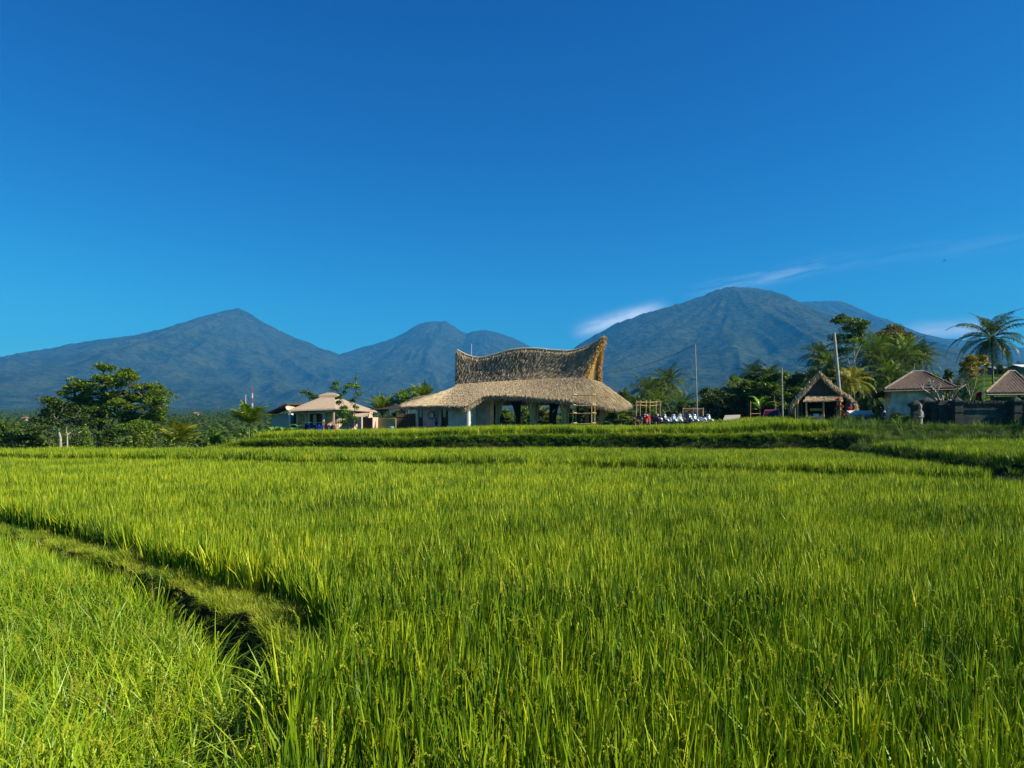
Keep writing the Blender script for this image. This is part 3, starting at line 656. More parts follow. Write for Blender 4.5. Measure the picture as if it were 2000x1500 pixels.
def bananaplant(name, label, base, h, nl, leafm=BAN, group=None, cat='banana plant', wid=0.42, spread=1.0, L=1.7):
    e = empty(name, base, label, cat, group); mb = MB(); mb.tube([(0, 0, -.1), (0.02, 0, h*.5), (0, 0.02, h)], [0.11, 0.09, 0.05], 7); mb.build('stem', leafm, e)
    mb = MB()
    for k in range(nl):
        a = k*2.4+rng.uniform(-.3, .3); e0 = rng.uniform(0.7, 1.35); d = np.array([math.cos(a), math.sin(a), 0]); s = np.array([-d[1], d[0], 0]); P = [np.array([0, 0, h*rng.uniform(.75, 1)])]; l = L*rng.uniform(.7, 1.1)
        V = []
        for i in range(9):
            t = i/8; el_ = e0-2.0*spread*t**1.4; tn = d*math.cos(el_)+np.array([0, 0, 1])*math.sin(el_)
            if i: P.append(P[-1]+tn*l/8)
            w = wid*0.5*(math.sin(min(1, max(0, (t-.12)/.88))*math.pi)**0.6 if 0.12 < t < 1 else 0.05)
            V += [P[-1]-s*w+np.array([0, 0, w*.3]), P[-1], P[-1]+s*w+np.array([0, 0, w*.3])]
        Fs = []
        for i in range(8): Fs += [(3*i, 3*i+1, 3*i+4, 3*i+3), (3*i+1, 3*i+2, 3*i+5, 3*i+4)]
        mb.add(V, Fs)
    mb.build('leaf_crown', leafm, e); return e
def bush(name, label, px, py, Y, rx, ry, leafm, size=0.16, cat='bush', group=None, dens=1.0, gz=None, stem=True, flower=None, fdens=0.3):
    b = W(px, py, Y); b.z = Hs(b.x, b.y) if gz is None else gz
    rX = rx*Y/F; ztop = W(px, py-ry, Y).z; hgt = max(0.5, ztop-b.z)
    e = empty(name, b, label, cat, group); mb = MB()
    for k in range(6): a = rng.uniform(0, 6.28); mb.tube([(0, 0, -.05), (math.cos(a)*rX*.3, math.sin(a)*rX*.3, hgt*.4), (math.cos(a)*rX*.6, math.sin(a)*rX*.6, hgt*.75)], [.05, .03, .01], 4, cap=False)
    mb.build('stem', BARK, e)
    mb = MB()
    for k in range(5):
        c = (rng.uniform(-.5, .5)*rX, rng.uniform(-.5, .5)*rX, hgt*rng.uniform(.35, .68)); r = (rX*.62, rX*.6, hgt*.36); n = int(dens*(r[0]*r[0]+r[0]*r[2]*2)/3*15/(size*size))+20
        leaves(mb, blobpts(c, r, n), size)
    mb.build('foliage', leafm, e)
    if flower:
        mb = MB()
        for k in range(5):
            c = (rng.uniform(-.6, .6)*rX, -abs(rng.uniform(.1, .5))*rX, hgt*rng.uniform(.8, .98)); leaves(mb, blobpts(c, (rX*.5, rX*.5, hgt*.09), int(110*fdens/.3)), size*1.1)
        mb.build('flower', flower, e)
    return e
def gpos(px, Y, py=822): p = W(px, py, Y); p.z = Hs(p.x, p.y); return p
# ------------------------------------------------------------------ left-hand trees
pxtree('spreading_tree', 'largest broadleaf tree at the left, layered dark crown on a straight trunk', 'tree', 70, (192, 884),
       [[(192, 884), (194, 850), (197, 815), (199, 780), (202, 748)], [(200, 870), (212, 840), (224, 815)], [(197, 815), (240, 790), (285, 780)], [(198, 800), (165, 785), (145, 775)]],
       [(216, 723, 17, 8), (240, 728, 15, 7), (205, 737, 16, 7), (259, 742, 19, 9), (181, 741, 14, 6), (142, 760, 18, 8), (163, 752, 16, 7), (136, 775, 12, 7), (155, 772, 13, 6), (234, 758, 16, 8), (268, 762, 17, 9), (290, 760, 18, 8), (310, 775, 20, 9), (322, 790, 15, 11), (322, 806, 14, 9), (288, 786, 18, 9), (296, 802, 18, 8),
        (197, 788, 18, 9), (172, 782, 16, 8), (240, 795, 19, 9), (252, 780, 15, 7), (216, 806, 19, 9), (187, 814, 18, 9), (252, 815, 20, 9), (284, 818, 18, 9), (200, 762, 13, 7), (160, 800, 16, 8), (222, 776, 13, 6), (304, 822, 14, 7), (180, 832, 20, 8), (215, 828, 18, 7), (176, 765, 14, 6), (215, 770, 16, 7), (232, 785, 16, 7), (268, 778, 15, 7), (182, 798, 18, 8), (240, 825, 18, 8), (268, 800, 18, 8), (206, 748, 14, 6), (228, 745, 14, 6), (150, 785, 14, 7), (275, 840, 18, 8), (245, 742, 14, 6), (190, 755, 14, 6), (300, 790, 15, 7)],
       L_MID, size=0.21, dens=1.3, depth=1.6, r0=0.26, lump=6)
pxtree('broadleaf_tree', 'dark rounded tree with pale forked trunks left of the largest tree', 'tree', 66, (119, 884),
       [[(119, 884), (118, 855), (113, 838), (110, 820)], [(119, 855), (106, 838)], [(132, 884), (131, 850), (128, 830)], [(142, 884), (146, 850)]],
       [(92, 793, 17, 8), (112, 788, 18, 8), (128, 793, 15, 8), (80, 805, 14, 8), (138, 803, 16, 8), (103, 807, 19, 8), (122, 813, 18, 8), (148, 818, 16, 8), (78, 818, 14, 7), (94, 825, 17, 8), (137, 829, 18, 8), (160, 833, 14, 7), (112, 831, 16, 7)],
       L_DARK, bark=BARKP, size=0.24, depth=1.6, r0=0.15, lump=6)
pxtree('broadleaf_tree', 'small tree with a slanting pale trunk right of the largest tree', 'tree', 64, (238, 884), [[(238, 884), (243, 864), (248, 850)]],
       [(235, 845, 16, 8), (252, 838, 17, 8), (268, 842, 17, 8), (282, 836, 15, 8), (262, 828, 15, 7), (222, 852, 12, 7), (290, 848, 13, 8)], L_MID, bark=BARKP, size=0.22, depth=1.2, r0=0.11)
pxtree('layered_tree', 'low dark tree with flat tiers of leaves at the far left edge of the paddy', 'tree', 60, (62, 886), [[(62, 886), (64, 862), (66, 840)]],
       [(64, 835, 22, 5), (50, 845, 20, 5), (74, 848, 22, 5), (42, 856, 16, 5), (62, 860, 22, 5), (82, 862, 18, 5), (52, 871, 22, 5), (76, 874, 20, 5), (78, 838, 14, 5)], L_DARK, size=0.2, depth=1.0, r0=0.1, lump=4)
for i, (px, ry, rx, Y, lm, lab) in enumerate([(8, 40, 22, 66, L_MID, 'bushy pale tree cut by the left edge of the photo'), (28, 34, 20, 72, L_MID, 'rounded shrub between the left edge and the layered tree'), (100, 18, 18, 58, L_MID, 'low bush under the pale forked trunks'),
        (150, 20, 20, 60, L_DARK, 'dark low bush left of the trunk of the largest tree'), (172, 30, 14, 58, L_LIGHT, 'yellowish leafy bush beside the trunk of the largest tree'), (215, 22, 20, 62, L_DARK, 'dark bush between the two trunks right of the largest tree'),
        (262, 24, 22, 60, L_MID, 'green bush right of the slanting pale trunk'), (292, 28, 22, 62, L_MID, 'feathery bush left of the young yellow palm'), (424, 36, 17, 62, L_LIGHT, 'bright green shrub between the two young palms at the left'), (400, 20, 16, 66, L_LIGHT, 'low bright shrub right of the young yellow palm'),
        (449, 22, 16, 64, L_MID, 'small green shrub at the foot of the palm by the terrace corner'), (515, 30, 16, 68, L_LIGHT, 'leafy shrub in front of the blue-grey shed wall')]):
    bush('shrub', lab, px, 860, Y, rx, ry+(10 if px < 400 else -4), lm, 0.2 if px < 300 else 0.17)
def pxpalm(label, px, Y, crown_py, L, nf=18, leafm=P_MID, base_px=None, **kw):
    b = gpos(base_px if base_px is not None else px, Y); t = W(px, crown_py, Y)
    return palm(kw.pop('name', 'coconut_palm'), label, b, t, L, nf, leafm, **kw)
young = dict(e_hi=1.52, e_lo=0.75, droop=1.0, ll=0.85, lw=0.08, hang=0.3, nl=34, nuts=False)
P_LIGHT = leafmat('palm_leaf_light', [(0.06, 0.12, 0.008), (0.15, 0.22, 0.010), (0.32, 0.33, 0.02)], 0.25, 0.45, 0.5, spec=0.22)
pxpalm('young coconut palm with orange-yellow fronds at the edge of the paddy', 350, 56, 868, 2.7, 12, P_YEL, **dict(young, e_lo=.5))
pxpalm('young upright coconut palm at the left corner of the upper terrace', 487, 60, 832, 2.8, 11, P_LIGHT, r=0.07, **dict(young, e_lo=0.7))
pxpalm('upright young coconut palm between the tan-roofed house and the pavilion', 747, 96, 812, 4.3, 18, P_LIGHT, **dict(young, e_lo=0.75))
pxpalm('coconut palm showing above the left end of the thatched roof', 828, 100, 780, 3.3, 14, P_LIGHT, **dict(young, e_lo=0.6))
pxtree('broadleaf_tree', 'round yellow-green tree left of the palm above the thatched roof', 'tree', 96, (797, 850), [[(797, 850), (797, 810), (797, 785)]],
       [(797, 768, 13, 8), (785, 778, 12, 8), (808, 778, 12, 8), (795, 788, 14, 8), (778, 790, 9, 7)], L_LIGHT, size=0.26, depth=1)
pxtree('slender_tree', 'slender leafy young tree standing in front of the tan-roofed house', 'tree', 73, (690, 850), [[(690, 850), (692, 815), (694, 780), (695, 742)], [(692, 825), (676, 800), (664, 770), (657, 755)], [(686, 845), (672, 818), (668, 800)]],
       [(657, 752, 8, 5), (650, 760, 8, 4), (663, 762, 7, 4), (690, 752, 8, 5), (699, 758, 10, 5), (680, 758, 8, 4), (695, 741, 3, 5), (668, 778, 6, 5), (660, 788, 7, 4), (676, 768, 6, 4), (698, 772, 6, 5), (686, 786, 7, 5), (694, 797, 6, 5), (672, 800, 9, 6), (684, 808, 8, 6), (692, 818, 7, 5), (668, 816, 9, 7), (676, 828, 11, 7)], L_LIGHT, size=0.16, depth=0.6, r0=0.06, dens=0.7, lump=4)
pxtree('broadleaf_tree', 'small leaning tree peeping over the roof left of the tan-roofed house', 'tree', 92, (612, 850), [[(612, 850), (610, 800), (603, 775)]], [(598, 768, 8, 4), (606, 774, 8, 4), (612, 779, 6, 4)], L_MID, size=0.25, depth=0.5, r0=0.1)
bananaplant('banana_plant', 'small banana plant left of the palm at the terrace corner', gpos(474, 61), 1.2, 6)
bananaplant('taro_plant', 'broad-leaved plant in front of the pale shed, nearest to the palm', gpos(535, 68), 0.7, 10, cat='plant', spread=.9, L=1.5, wid=.5)
bananaplant('taro_plant', 'broad-leaved plant at the foot of the shed, second from the palm', gpos(556, 68), 0.8, 11, cat='plant', spread=.9, L=1.5, wid=.5)
bananaplant('taro_plant', 'broad-leaved plant spilling in front of the dark doorway of the tan-roofed house', gpos(575, 68), 0.6, 10, cat='plant', spread=.9, L=1.3, wid=.5)
# ------------------------------------------------------------------ trees behind the pavilion and the car park
mature = dict(e_hi=1.4, e_lo=-0.7, droop=1.25, ll=0.9, lw=0.075, hang=0.55, nl=24)
for (lab, px, Y, cpy, L, nf, lm, kw) in [
    ('low palm seen through the pavilion between its two middle posts', 1056, 92, 818, 2.6, 12, P_YEL, dict(young, e_lo=.2)),
    ('low palm with arching fronds seen through the pavilion right of centre', 1077, 94, 826, 2.6, 12, P_MID, dict(young, e_lo=0)),
    ('low green palm seen under the right eave of the pavilion', 1195, 90, 824, 2.6, 14, P_MID, dict(young, e_lo=.2)),
    ('low palm just right of the pavilion eave', 1212, 88, 812, 2.4, 14, P_MID, dict(young, e_lo=.0)),
    ('dense dark palm between the pavilion and the tallest palm of that group', 1262, 96, 770, 3.4, 22, P_DARK, mature),
    ('tallest palm between the pavilion and the thin white pole', 1305, 98, 752, 3.8, 24, P_DARK, mature),
    ('low spreading palm behind the second bamboo scaffold', 1285, 94, 796, 3.4, 20, P_MID, dict(mature, e_lo=-.3)),
    ('low spreading palm directly left of the thin white pole', 1330, 93, 800, 3.4, 20, P_MID, dict(mature, e_lo=-.3)),
    ('low palm fronds left of the second bamboo scaffold', 1240, 92, 800, 2.8, 16, P_DARK, dict(mature, e_lo=-.2)),
    ('coconut palm with a visible trunk, left of the two in front of the mountain', 1473, 112, 737, 3.4, 22, P_DARK, mature),
    ('coconut palm just left of the grey utility pole', 1504, 110, 741, 3.4, 22, P_DARK, mature),
    ('dying palm with brown hanging fronds right of the small lean-to roof', 1425, 104, 782, 2.3, 12, DEAD, dict(mature, e_hi=.4, e_lo=-1.2)),
    ('short palm behind the red car', 1492, 98, 778, 2.8, 18, P_MID, mature),
    ('palm behind the stakes left of the red car', 1455, 104, 772, 2.8, 18, P_DARK, mature),
    ('dark palm leaning over the left slope of the straw hut', 1601, 96, 700, 3.0, 20, P_DARK, mature),
    ('palm with drooping yellow fronds right of the straw hut', 1662, 78, 752, 2.9, 16, P_YEL, dict(mature, e_lo=-.5)),
    ('pale palm between the concrete pole and the mango tree', 1700, 90, 700, 4.0, 22, P_MID, mature),
    ('big shaggy palm below the mango tree', 1730, 88, 720, 4.0, 24, P_DARK, mature),
    ('tall palm with upright fronds over the left house roof', 1762, 90, 700, 3.8, 20, P_MID, dict(mature, e_lo=-.3)),
    ('palm silhouetted against the sky at the right of the dense grove', 1796, 92, 700, 3.2, 18, P_DARK, mature),
    ('tall palm in the grove between the straw hut and the concrete pole', 1618, 94, 722, 3.4, 22, P_MID, mature),
    ('leafy palm just left of the mango tree', 1712, 93, 688, 3.8, 24, P_MID, mature),
    ('palm in front of the mango tree crown, right half', 1770, 95, 690, 3.6, 22, P_LIGHT, mature),
    ('sunlit palm above the left corner of the tiled-roof house', 1735, 86, 742, 3.4, 20, P_LIGHT, dict(mature, e_lo=-.3)),
    ('palm at the left of the dense grove, over the lean-to roof', 1440, 108, 762, 3.0, 20, P_MID, mature),
    ('palm between the two palms beside the grey utility pole', 1488, 116, 752, 3.2, 20, P_MID, mature),
    ('palm right of the grey utility pole, in front of dark trees', 1546, 108, 758, 3.2, 20, P_MID, mature),
    ('second tall palm in the group left of the thin pole', 1284, 104, 764, 3.2, 22, P_MID, mature),
    ('low palm behind the stack of pale sheets', 1700, 84, 775, 3.0, 16, P_DARK, mature)]:
    big = px > 1220; pxpalm(lab, px, Y, cpy-(5 if big else 0), L*(1.2 if big else 1), nf+(4 if big else 0), lm, seed=rng.uniform(0, 6), **kw)
bigp = pxpalm('tall lone coconut palm against the sky at the right edge', 1937, 84, 660, 5.6, 34, P_DARK, base_px=1944, seed=0.4, **dict(mature, e_hi=1.5, ll=1.05, lw=0.07, nl=38, droop=1.45, e_lo=-0.9))
pxtree('tall_tree', 'tall thin-trunked tree rising right of the concrete pole', 'tree', 88, (1675, 860), [[(1675, 860), (1673, 760), (1668, 700), (1665, 640)], [(1673, 757), (1655, 700), (1650, 668)], [(1669, 700), (1684, 670)]],
       [(1650, 622, 13, 6), (1642, 629, 12, 5), (1665, 624, 10, 5), (1660, 636, 14, 7), (1680, 636, 14, 7), (1690, 642, 9, 6), (1672, 648, 15, 7), (1652, 645, 10, 6), (1686, 654, 10, 6), (1665, 662, 15, 7), (1640, 660, 12, 6), (1632, 668, 9, 6), (1650, 674, 13, 6), (1678, 668, 11, 6), (1645, 690, 14, 8), (1662, 684, 10, 6)], L_MID, bark=BARKP, size=0.26, depth=1.3, r0=0.16, lump=5)
pxtree('mango_tree', 'dense dark round-topped mango tree behind the palms', 'tree', 100, (1745, 860), [[(1745, 860), (1745, 740), (1745, 690)]],
       [(1757, 648, 19, 10), (1745, 655, 16, 9), (1768, 658, 14, 9), (1728, 662, 20, 10), (1716, 668, 12, 8), (1750, 668, 22, 10), (1730, 680, 22, 10), (1765, 676, 16, 10), (1745, 692, 24, 10), (1720, 696, 16, 10), (1762, 700, 18, 12), (1790, 700, 14, 12), (1785, 720, 16, 12)], L_OLIVE, size=0.28, depth=1.8, r0=0.28, lump=7)
def btree(label, px, Y, top_py, rx, lm, n=12, cat='tree', size=0.3, dens=1.1, lump=5, name='broadleaf_tree'):
    b = gpos(px, Y); topz = W(px, top_py, Y).z; h = topz-b.z; rX = rx*Y/F; blobs = []
    for k in range(n):
        t = (k+.5)/n; a = k*2.4; rr = rX*(0.15+0.62*math.sin(math.pi*min(1, .25+t*.75)))
        blobs.append((b+Vector((math.cos(a)*rr*.8, math.sin(a)*rr*.8, h*(0.20+0.66*t))), (rX*.58, rX*.58, h*.17+.2)))
    return tree_obj(name, label, cat, b, [[b-Vector((0, 0, .2)), b+Vector((0.1, 0, h*.35)), b+Vector((-.1, .1, h*.75))]], blobs, lm, size=size, dens=dens, r0=max(.1, h*.02), lump=lump)
for (lab, px, Y, tp, rx, lm) in [
    ('dark flat-topped tree showing over the right end of the pavilion eave', 1218, 112, 756, 22, L_DARK), ('dark tree right of the thin white pole', 1405, 100, 775, 26, L_DARK), ('tree with a loose crown left of the brown palm', 1436, 118, 728, 22, L_DARK),
    ('hazy green tree beyond the brown wicker booth', 1375, 150, 768, 26, L_MID), ('broad dark tree beyond the lean-to roof', 1400, 160, 756, 30, L_DARK), ('dark leafy tree behind the grey utility pole', 1536, 104, 735, 22, L_DARK), ('dense tree left of the straw hut', 1562, 100, 722, 26, L_DARK),
    ('dense dark tree behind the ridge of the straw hut', 1592, 104, 716, 26, L_MID), ('bright leafy tree left of the concrete pole', 1622, 98, 706, 20, L_LIGHT), ('dark tree filling the gap right of the concrete pole', 1652, 100, 712, 26, L_DARK), ('dark undergrowth tree behind the yellow palm', 1690, 96, 735, 30, L_DARK),
    ('shady tree left of the tiled-roof house', 1718, 94, 745, 26, L_DARK), ('leafy tree over the ridge of the tiled-roof house', 1800, 96, 722, 24, L_MID), ('light green tree right of the tiled-roof house', 1824, 98, 722, 20, L_LIGHT), ('small dark tree on the green terraces', 1853, 118, 714, 15, L_DARK),
    ('dark shrubby tree behind the stakes by the car', 1462, 106, 780, 22, L_MID), ('dark tree beyond the second bamboo scaffold', 1275, 116, 790, 30, L_DARK), ('dark tree behind the row of scooters', 1335, 112, 785, 30, L_DARK),
    ('small dark tree above the white sheds at the right', 1954, 128, 712, 12, L_DARK), ('dark tree seen under the middle of the pavilion roof', 1022, 120, 786, 26, L_MID), ('green tree seen through the left bay of the pavilion', 985, 130, 790, 26, L_MID), ('leafy tree seen through the right bay of the pavilion', 1110, 118, 790, 26, L_MID), ('tree behind the bamboo fence left of the pavilion', 775, 104, 800, 16, L_DARK), ('dark tree behind the bamboo scaffold at the eave', 1150, 112, 785, 26, L_DARK)]:
    btree(lab, px, Y, tp, rx, lm)
pxtree('garden_tree', 'small tree with golden leaves and bare pale stems inside the right compound', 'tree', 66, (1895, 850), [[(1895, 850), (1895, 786), (1893, 765), (1890, 745)], [(1895, 780), (1903, 757), (1908, 740)], [(1895, 775), (1887, 755), (1880, 742)]],
       [(1888, 706, 9, 6), (1898, 702, 9, 5), (1880, 714, 8, 6), (1893, 716, 12, 6), (1906, 712, 9, 6), (1884, 727, 8, 6), (1897, 728, 11, 6), (1909, 724, 7, 6), (1890, 736, 8, 4), (1903, 735, 7, 4)], L_GOLD, bark=BARKP, size=0.17, depth=0.6, r0=0.08, dens=0.9)
pxtree('garden_tree', 'golden-leaved tree directly behind the smaller golden tree', 'tree', 76, (1918, 850), [[(1918, 850), (1918, 760), (1918, 735)]], [(1912, 702, 9, 6), (1922, 706, 8, 6), (1928, 716, 8, 6), (1916, 716, 9, 6), (1924, 727, 8, 5)], L_GOLD, size=0.2, depth=0.7, r0=0.06)
# leafless frangipani
def frangipani(label, px, Y, base_py, tips):
    b = W(px, base_py, Y); b.z = Hs(b.x, b.y); e = empty('frangipani_tree', b, label, 'tree'); mb = MB()
    for (fx, fy, path) in tips:
        P = [Vector((0, 0, 0)), W(fx, fy, Y)-b]+[W(p[0], p[1], Y+rng.uniform(-.5, .5))-b for p in path]
        mb.tube(P, [.09, .075]+[.06-.008*k for k in range(len(path))], 6)
        for k in range(2, len(P)):
            for j in range(3):
                d = (P[k]-P[k-1]).normalized(); q_ = P[k]+(d+Vector((rng.uniform(-.9, .9), rng.uniform(-.9, .9), rng.uniform(.1, .9)))).normalized()*rng.uniform(.35, .75); m = P[k].lerp(q_, .5)+Vector((0, 0, -.05)); mb.tube([P[k], m, q_], [.045, .038, .03], 5)
                if rng.uniform() < .6: mb.tube([m, m+Vector((rng.uniform(-.35, .35), rng.uniform(-.35, .35), .4))], [.035, .028], 5)
    mb.build('trunk', BARKP, e)
frangipani('leafless frangipani with pale forking branches, left of the pair', 1838, 60, 800, [(1834, 788, [(1822, 772), (1806, 762)]), (1842, 784, [(1840, 768), (1836, 756)]), (1836, 784, [(1830, 768), (1818, 754)])])
frangipani('leafless frangipani with pale forking branches, right of the pair', 1856, 61, 800, [(1852, 785, [(1850, 770), (1846, 756)]), (1858, 782, [(1866, 768), (1874, 758)]), (1856, 786, [(1860, 770), (1858, 755)])])
bush('flowering_bush', 'bush of bright pink flowers above the mossy wall', 1912, 790, 60, 8, 27, L_MID, 0.14, flower=PINK, fdens=0.9)
# far-off wood: coconut groves and orchards on the plain, one mass
def fartree(seed_, palmy, lsz=0.75, ln=150):
    mb = MB()
    if palmy:
        mb.tube([(0, 0, -1), (0.2, 0, 5), (0.1, 0.1, 9)], [0.2, 0.15, 0.12], 5, 1)
        for k in range(13):
            t = (k+.5)/13; frond(mb, (0.1, 0.1, 9), k*2.4+seed_, 1.3-2.0*t, 3.2, 1.2, 8, 0.9, 0, .5, .2, .25)
    else:
        mb.tube([(0, 0, -1), (0.2, 0, 3), (0, 0.1, 6)], [0.3, 0.2, 0.12], 5, 1)
        for k in range(9):
            a = k*2.4; rr = rng.uniform(.8, 2.6); leaves(mb, blobpts((math.cos(a)*rr, math.sin(a)*rr, 3.2+0.62*k), (2.0, 2.0, 1.3), ln), lsz)
    return mb
fp = [proto('far_palm%d' % i, fartree(i, True), [P_DARK, BARK]) for i in range(4)]+[proto('far_crown%d' % i, fartree(i, False), [(L_MID, L_DARK, L_MID)[i], BARK]) for i in range(3)]
Pf = []
for y0, y1, sp in ((150, 320, 5.5), (320, 700, 7.5), (700, 1500, 12), (1500, 3600, 24)):
    P = wedge(y0, y1, sp, 20, 0.80); Pf.append(P)
P = np.concatenate(Pf); sc = np.interp(P[:, 1], [150, 300, 700, 3600], [0.85, 1.0, 1.25, 1.9])*rng.uniform(0.75, 1.2, len(P))
keep = ~((P[:, 0] > 60) & (P[:, 1] < 230)); P = P[keep]; sc = sc[keep]
o = scatter('forest', np.column_stack([P, H(P[:, 0], P[:, 1])]), np.stack([rng.normal(0, .05, len(P)), rng.normal(0, .05, len(P)), rng.uniform(0, 6.28, len(P))], -1), np.stack([sc]*3, -1), fp)
tag(o, 'far off groves of coconut palms and trees on the plain below the mountains', 'wood', kind='stuff')
P = wedge(88, 150, 3.0, 6); x = P[:, 0]; P = P[(x > -30) & ~((x-(P[:, 1]-85)*0.57 > 46)) & (rng.uniform(size=len(P)) < np.where(x > 24, .95, .5))]
sc = rng.uniform(.7, 1.2, len(P))*np.where(P[:, 0]*100/P[:, 1] > 32, .62, np.where(P[:, 0]*100/P[:, 1] > 26, .50, np.where(P[:, 0] > 8, .36, .26)))
o = scatter('undergrowth', np.column_stack([P, H(P[:, 0], P[:, 1])-.4]), np.stack([rng.normal(0, .05, len(P)), rng.normal(0, .05, len(P)), rng.uniform(0, 6.28, len(P))], -1), np.stack([sc*1.1, sc*1.1, sc], -1), [proto('under_crown%d' % i, fartree(i, False, .45, 420), [(L_DARK, L_MID, L_DARK)[i], BARK]) for i in range(3)]+[proto('under_palm', fartree(2.2, True), [P_DARK, BARK])])
tag(o, 'tangled dark undergrowth filling the grove behind the yards', 'undergrowth', kind='stuff')

for (px, rx, ry, Y, lm, lab) in ((1752, 14, 20, 60.3, L_DARK, 'dark bush against the left part of the stained wall'), (1770, 12, 12, 58.5, L_MID, 'low green bush in front of the stained wall'), (1830, 12, 18, 57.5, L_DARK, 'dark bush behind the gate pillars'), (1880, 14, 34, 60, L_DARK, 'dark leafy bush rising behind the mossy wall, left of the golden tree'), (1935, 14, 30, 60.5, L_DARK, 'dark bush behind the mossy wall left of the small pavilion'),
        (1690, 12, 26, 64, L_DARK, 'dark bush left of the leaning motor scooter'), (1718, 10, 40, 66, L_MID, 'tall green bush at the corner of the tiled-roof house'), (1580, 16, 12, 66, L_MID, 'low weeds at the foot of the straw hut posts')):
    bush('shrub', lab, px, 822, Y, rx, ry, lm, .17)
for (X, Y, h, lab) in ((48.5, 52.5, 9.0, 'broad tree just outside the right edge shading the mossy wall'), (57, 49.5, 12.0, 'taller tree farther outside the right edge')):
    b = Vector((X, Y, Hs(X, Y))); tree_obj('shade_tree', lab, 'tree', b, [[b-Vector((0, 0, .2)), b+Vector((0, .2, h*.4)), b+Vector((.2, 0, h*.8))]], [(b+Vector((math.cos(k*2.4)*2.6*(.3+.7*((k*7) % 5)/5), math.sin(k*2.4)*2.2, h*(.35+.6*k/15))), (1.9, 1.9, 1.2)) for k in range(16)], L_DARK, size=.34, dens=.8, r0=.25)
rng = np.random.default_rng(22)
# ------------------------------------------------------------------ building materials
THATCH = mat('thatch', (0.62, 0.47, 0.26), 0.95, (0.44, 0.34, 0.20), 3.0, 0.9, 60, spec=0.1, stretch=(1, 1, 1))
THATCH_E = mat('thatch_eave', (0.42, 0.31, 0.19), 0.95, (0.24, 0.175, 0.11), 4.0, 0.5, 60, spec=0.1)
def strawmat(name, cols):
    m = leafmat(name, cols, 0.12, 0.85, 0.9, spec=0.1, rnd=0.75); return m
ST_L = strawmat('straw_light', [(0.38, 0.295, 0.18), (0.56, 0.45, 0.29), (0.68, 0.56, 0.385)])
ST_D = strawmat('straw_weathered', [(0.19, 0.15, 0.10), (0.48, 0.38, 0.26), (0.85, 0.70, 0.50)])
ST_O = strawmat('straw_sunlit_orange', [(0.42, 0.24, 0.07), (0.60, 0.36, 0.12), (0.70, 0.48, 0.2)])  # orange of sunlight in the open gable, put into the straw colour
BAMB = mat('bamboo', (0.76, 0.46, 0.20), 0.5, (0.38, 0.23, 0.10), 6, 0.2, 30, stretch=(1, 1, .3))
BAMB_Y = mat('bamboo_fresh', (0.62, 0.46, 0.20), 0.5, (0.48, 0.33, 0.12), 6, 0.2, 30)
DARKW = mat('dark_wood', (0.05, 0.03, 0.02), 0.6, (0.02, 0.013, 0.01), 8, 0.3, 30, stretch=(1, 1, .2))
REDW = mat('red_brown_wood', (0.17, 0.05, 0.025), 0.55, (0.09, 0.028, 0.015), 8, 0.3, 30, stretch=(1, 1, .2))
CONC = mat('grey_render', (0.55, 0.44, 0.38), 0.9, (0.36, 0.29, 0.255), 1.2, 0.3, 20)
WHITE = mat('white_wall', (0.84, 0.78, 0.70), 0.85, (0.74, 0.68, 0.60), 1.5, 0.2, 20)
CREAM = mat('cream_wall', (0.60, 0.46, 0.34), 0.85, (0.50, 0.37, 0.26), 1.5, 0.2, 20)
OLDW = mat('stained_wall', (0.84, 0.67, 0.57), 0.9, (0.28, 0.22, 0.18), 0.8, 0.5, 12, detail=7)
TANR = mat('tan_roof', (0.37, 0.285, 0.20), 0.85, (0.31, 0.235, 0.165), 2.0, 0.25, 25)
TILE = mat('clay_tile', (0.115, 0.078, 0.06), 0.85, (0.025, 0.02, 0.018), 5.5, 0.3, 10, detail=6)
GLASS = mat('dark_glass', (0.03, 0.04, 0.045), 0.12, (0.02, 0.025, 0.03), 2, spec=0.8)
BLACK = mat('black_paint', (0.02, 0.02, 0.02), 0.4, spec=0.5)
WPAINT = mat('white_paint', (0.8, 0.8, 0.8), 0.35, (0.75, 0.75, 0.75), spec=0.5)
METAL = mat('galvanised_metal', (0.45, 0.46, 0.47), 0.4, (0.35, 0.36, 0.37), 5, metal=0.6)
STONE = mat('mossy_stone', (0.060, 0.065, 0.06), 0.95, (0.018, 0.022, 0.018), 2.2, 0.9, 14, detail=7)
STONE_L = mat('pale_carved_stone', (0.40, 0.33, 0.24), 0.95, (0.16, 0.13, 0.10), 5, 0.8, 20, detail=6)
TEAL = mat('algae_plaster', (0.06, 0.11, 0.11), 0.95, (0.015, 0.02, 0.02), 1.4, 0.5, 12, detail=7)
CONP = mat('concrete_pole', (0.42, 0.40, 0.36), 0.9, (0.30, 0.28, 0.25), 3, 0.3, 20)
